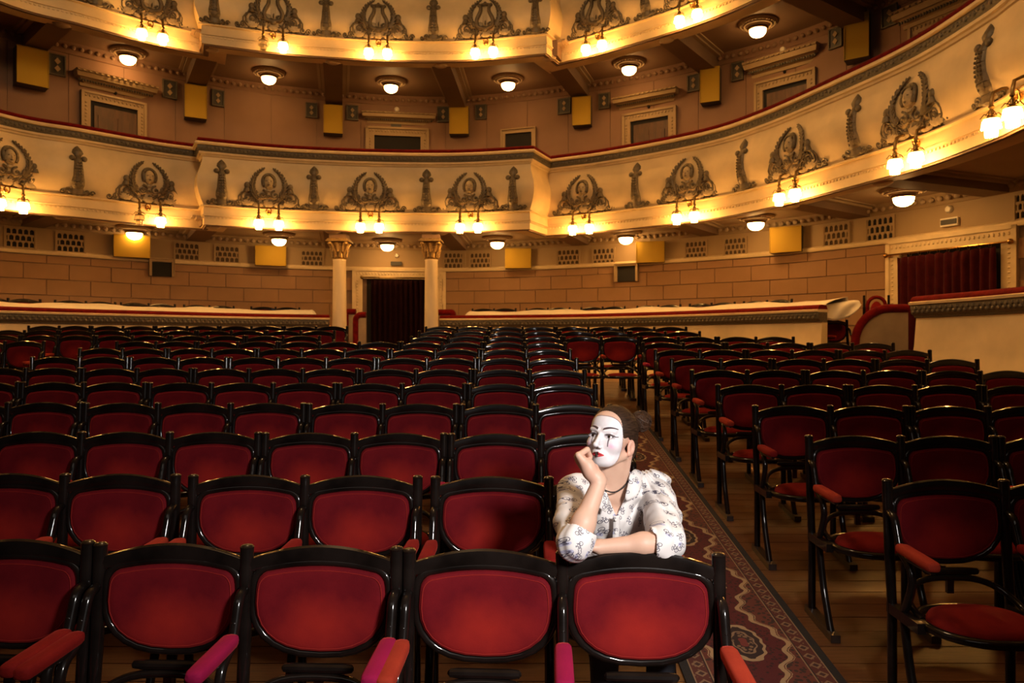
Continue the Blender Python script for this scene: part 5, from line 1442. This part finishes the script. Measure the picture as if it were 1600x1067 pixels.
nt.links.new(mixc(nt, ink * 0.9, base, (0.03, 0.022, 0.07)), b.inputs['Base Color']); set_in(b, Roughness=0.8)
b.inputs['Sheen Weight'].default_value = 0.1
Bl = Field((0.10, 2.38, 0.94), (0.70, 3.22, 1.53), 0.0034)
Bl.ell(CHEST + (0, 0, 0.0), (0.168, 0.112, 0.20), 0.02); Bl.ell(WAIST, (0.155, 0.115, 0.16), 0.05); Bl.ell(PELV, (0.17, 0.13, 0.10), 0.05)
Bl.cap(SHO_R + (0.01, 0.0, -0.004), SHO_L + (-0.01, 0, -0.004), 0.066, 0.066, 0.04)
Bl.ell(px(945, 800, 2.90), (0.075, 0.05, 0.06), 0.05); Bl.ell(px(1000, 800, 2.93), (0.075, 0.05, 0.06), 0.05)
Bl.cap(STERN + (0, 0.06, -0.02), NECK + (0, 0.02, -0.02), 0.097, 0.068, 0.04)
mr = SHO_R * 0.45 + ELB_R * 0.55
Bl.chain([SHO_R, mr + (-0.008, 0.01, -0.012), ELB_R + (-0.004, 0.018, 0.0), ELB_R + (0.006, -0.002, 0.018)], [0.062, 0.062, 0.054, 0.050], 0.03)
cuffR = ELB_R * 0.80 + WRI_R * 0.20
Bl.cap(ELB_R * 0.97 + WRI_R * 0.03, cuffR, 0.054, 0.0535, 0.012)
ml = SHO_L * 0.45 + ELB_L * 0.55
Bl.chain([SHO_L, ml + (0.010, 0.0, -0.006), ELB_L + (0.004, 0.014, 0.002)], [0.061, 0.063, 0.064], 0.03)
cuffL = ELB_L * 0.86 + WRI_L * 0.14
Bl.cap(ELB_L + (0.002, 0.004, 0.002), cuffL + (0, 0, 0.002), 0.062, 0.0555, 0.012)
# cloth folds
X, Y_, Z_ = Bl.ax[0][:, None, None], Bl.ax[1][None, :, None], Bl.ax[2][None, None, :]
xs0, zs0 = float(SHO_L[0] - 0.06), float(SHO_L[2] + 0.10)
ang2 = np.arctan2(X - xs0, zs0 - Z_); wt = 1 / (1 + np.exp(-(X - 0.43) * 40))
ridge = lambda t: 1 - np.abs(np.sin(t)) * 2
Bl.d += (0.0058 * wt * ridge(ang2 * 9 + 5 * Y_ + 1.2 * np.sin(Z_ * 21)) + 0.0016 * np.sin(X * 60 + Z_ * 34 + 9 * np.sin(Y_ * 14)) + 0.0012 * np.sin(Z_ * 85 - X * 47 + Y_ * 30)).astype(np.float32)
# sleeve openings and the open neck
fR = (WRI_R - ELB_R) / np.linalg.norm(WRI_R - ELB_R); fL = (WRI_L - ELB_L) / np.linalg.norm(WRI_L - ELB_L)
Bl.cap(cuffR + fR * 0.034, cuffR + fR * 0.12, 0.0465, 0.0465, 0.004, True); Bl.cap(cuffL + fL * 0.034, cuffL + fL * 0.12, 0.048, 0.048, 0.004, True)
def halfspace_cut(pt_, nrm, c, r):
    nrm = np.array(nrm) / np.linalg.norm(nrm)
    sl = Bl._sl(c, r)
    G = Bl.grid(sl); dd = (G[0] - pt_[0]) * nrm[0] + (G[1] - pt_[1]) * nrm[1] + (G[2] - pt_[2]) * nrm[2]
    loc = np.sqrt((G[0] - c[0]) ** 2 + (G[1] - c[1]) ** 2 + (G[2] - c[2]) ** 2) - r
    Bl.d[sl] = np.maximum(Bl.d[sl], -np.maximum(-dd, loc))
halfspace_cut(cuffR, fR, cuffR + fR * 0.05, 0.066); halfspace_cut(cuffL, fL, cuffL + fL * 0.05, 0.066)
# the V: a wedge between two lines seen from the front
va, vb, vc = px(936, 742, 2.85), px(990, 738, 2.85), px(962.5, 806, 2.84)
def wedge(X, Y, Z):
    def side(p, q):
        n_ = np.array((q[2] - p[2], 0, -(q[0] - p[0]))); n_ = n_ / np.linalg.norm(n_); return (X - p[0]) * n_[0] + (Z - p[2]) * n_[2] + 0 * Y
    return np.maximum(np.maximum(side(vc, va), -side(vc, vb)), (Y - 2.99))
w0 = wedge(np.array(0.40), np.array(2.85), np.array(1.42))
sgn = 1.0 if w0 < 0 else -1.0
def wedge2(X, Y, Z):
    def side(p, q):
        n_ = np.array((q[2] - p[2], 0, -(q[0] - p[0]))); n_ = n_ / np.linalg.norm(n_); return (X - p[0]) * n_[0] + (Z - p[2]) * n_[2] + 0 * Y
    a_, b2 = side(vc, va), side(vc, vb); mid_ = (va + vb) / 2
    sa_ = float((mid_[0] - vc[0]) * (va[2] - vc[2]) - (mid_[2] - vc[2]) * (va[0] - vc[0])); sb_ = float((mid_[0] - vc[0]) * (vb[2] - vc[2]) - (mid_[2] - vc[2]) * (vb[0] - vc[0]))
    a_ = a_ * (-1 if sa_ > 0 else 1); b2 = b2 * (-1 if sb_ > 0 else 1)
    return np.maximum(np.maximum(a_, b2), Y - 3.0)
sl = Bl._sl(vc + (0, 0, 0.06), 0.20)
Bl.d[sl] = np.maximum(Bl.d[sl], -wedge2(*Bl.grid(sl)).astype(np.float32))
Bl.cap(NECK + (0.0, 0.0, -0.05), NECK + (0.0, -0.02, 0.12), 0.066, 0.074, 0.004, True)
V, Q = Bl.mesh(); V = relax(V, Q, 3, 0.4)
blouse = child_world('blouse', mesh_np('blouse', V, Q, 'printed_blouse'), person)
def sheet_grid(rows, name, mat, th_=0.002):
    mb = smooth_rows([[Vector(p) for p in r_] for r_ in rows], 5); o = child_world(name, mb.mesh(name, mat, 180), person)
    o.modifiers.new('thick', 'SOLIDIFY').thickness = th_; return o
# collar flaps and stand
sheet_grid([[px(1004, 737, 2.93), px(992, 733, 2.86), px(984, 742, 2.815), px(981, 757, 2.80)],
            [px(1010, 742, 2.92), px(1000, 741, 2.84), px(990, 756, 2.795), px(977, 775, 2.785)],
            [px(1008, 752, 2.90), px(1003, 758, 2.825), px(996, 774, 2.785), px(979, 783, 2.785)]], 'collar', 'printed_blouse')
sheet_grid([[px(928, 745, 2.92), px(934, 752, 2.84), px(940, 762, 2.80), px(950, 782, 2.785)],
            [px(922, 750, 2.90), px(927, 762, 2.81), px(935, 778, 2.785), px(948, 796, 2.78)],
            [px(920, 760, 2.88), px(924, 775, 2.80), px(932, 790, 2.783), px(946, 800, 2.782)]], 'collar', 'printed_blouse')
sheet_grid([[px(958, 806, 2.79), px(958, 822, 2.795), px(957, 838, 2.80), px(956, 856, 2.81)],
            [px(963, 806, 2.783), px(963, 822, 2.788), px(962, 838, 2.793), px(961, 856, 2.803)],
            [px(968, 804, 2.79), px(968, 822, 2.795), px(967, 838, 2.80), px(966, 856, 2.81)]], 'button_band', 'printed_blouse')
for y_ in (812, 832, 852):
    p = px(962.5, y_, 2.779 + (y_ - 812) * 0.0005)
    child_world('button', MB().lathe([(0.0052, 0), (0.0052, 0.002), (0.003, 0.0026)], 12, Matrix.Translation(Vector(p)) @ Matrix.Rotation(R(90), 4, 'X')).mesh('button', 'button_white'), person)
# bead necklace
bd = MB()
nk = cat_rom([Vector(px(x_, y_, Y)) for x_, y_, Y in ((985, 741, 2.87), (981, 752, 2.828), (972, 763, 2.80), (959, 769, 2.79), (946, 766, 2.797), (936, 758, 2.82))], 12)
acc_ = 0.0; last = nk[0]
for p in nk:
    acc_ += (p - last).length; last = p
    if acc_ > 0.0052: bd.ball(p, 0.0034, 7, 5); acc_ = 0
bd.tube(nk, 0.001, 4)
child_world('necklace', bd.mesh('necklace', 'black_bead', 60), person)
# legs and shoes, hidden between the rows
G = Field((0.22, 2.62, 0.2), (0.72, 3.32, 1.02), 0.008)
G.ell(PELV + (0, 0.02, -0.05), (0.165, 0.13, 0.10), 0.02)
for s_ in (-1, 1):
    hipj = PELV + np.array((s_ * 0.09, -0.02, -0.06)); kn = np.array((0.46 + s_ * 0.11, 2.80, 0.84)); an = np.array((0.46 + s_ * 0.10, 2.86, 0.38))
    G.chain([hipj, kn, an], [0.082, 0.058, 0.042], 0.03)
V, Q = G.mesh(); child_world('trousers', mesh_np('trousers', V, Q, 'trouser_dark'), person)
for s_ in (-1, 1):
    X0 = 0.46 + s_ * 0.10
    mb = MB(); mb.tube([(X0, 2.91, 0.325), (X0, 2.86, 0.325), (X0, 2.78, 0.315), (X0, 2.70, 0.30), (X0, 2.67, 0.297)], [0.03, 0.042, 0.044, 0.042, 0.02], 10)
    child_world('shoe', mb.mesh('shoe', 'lacquer_worn', 60), person)
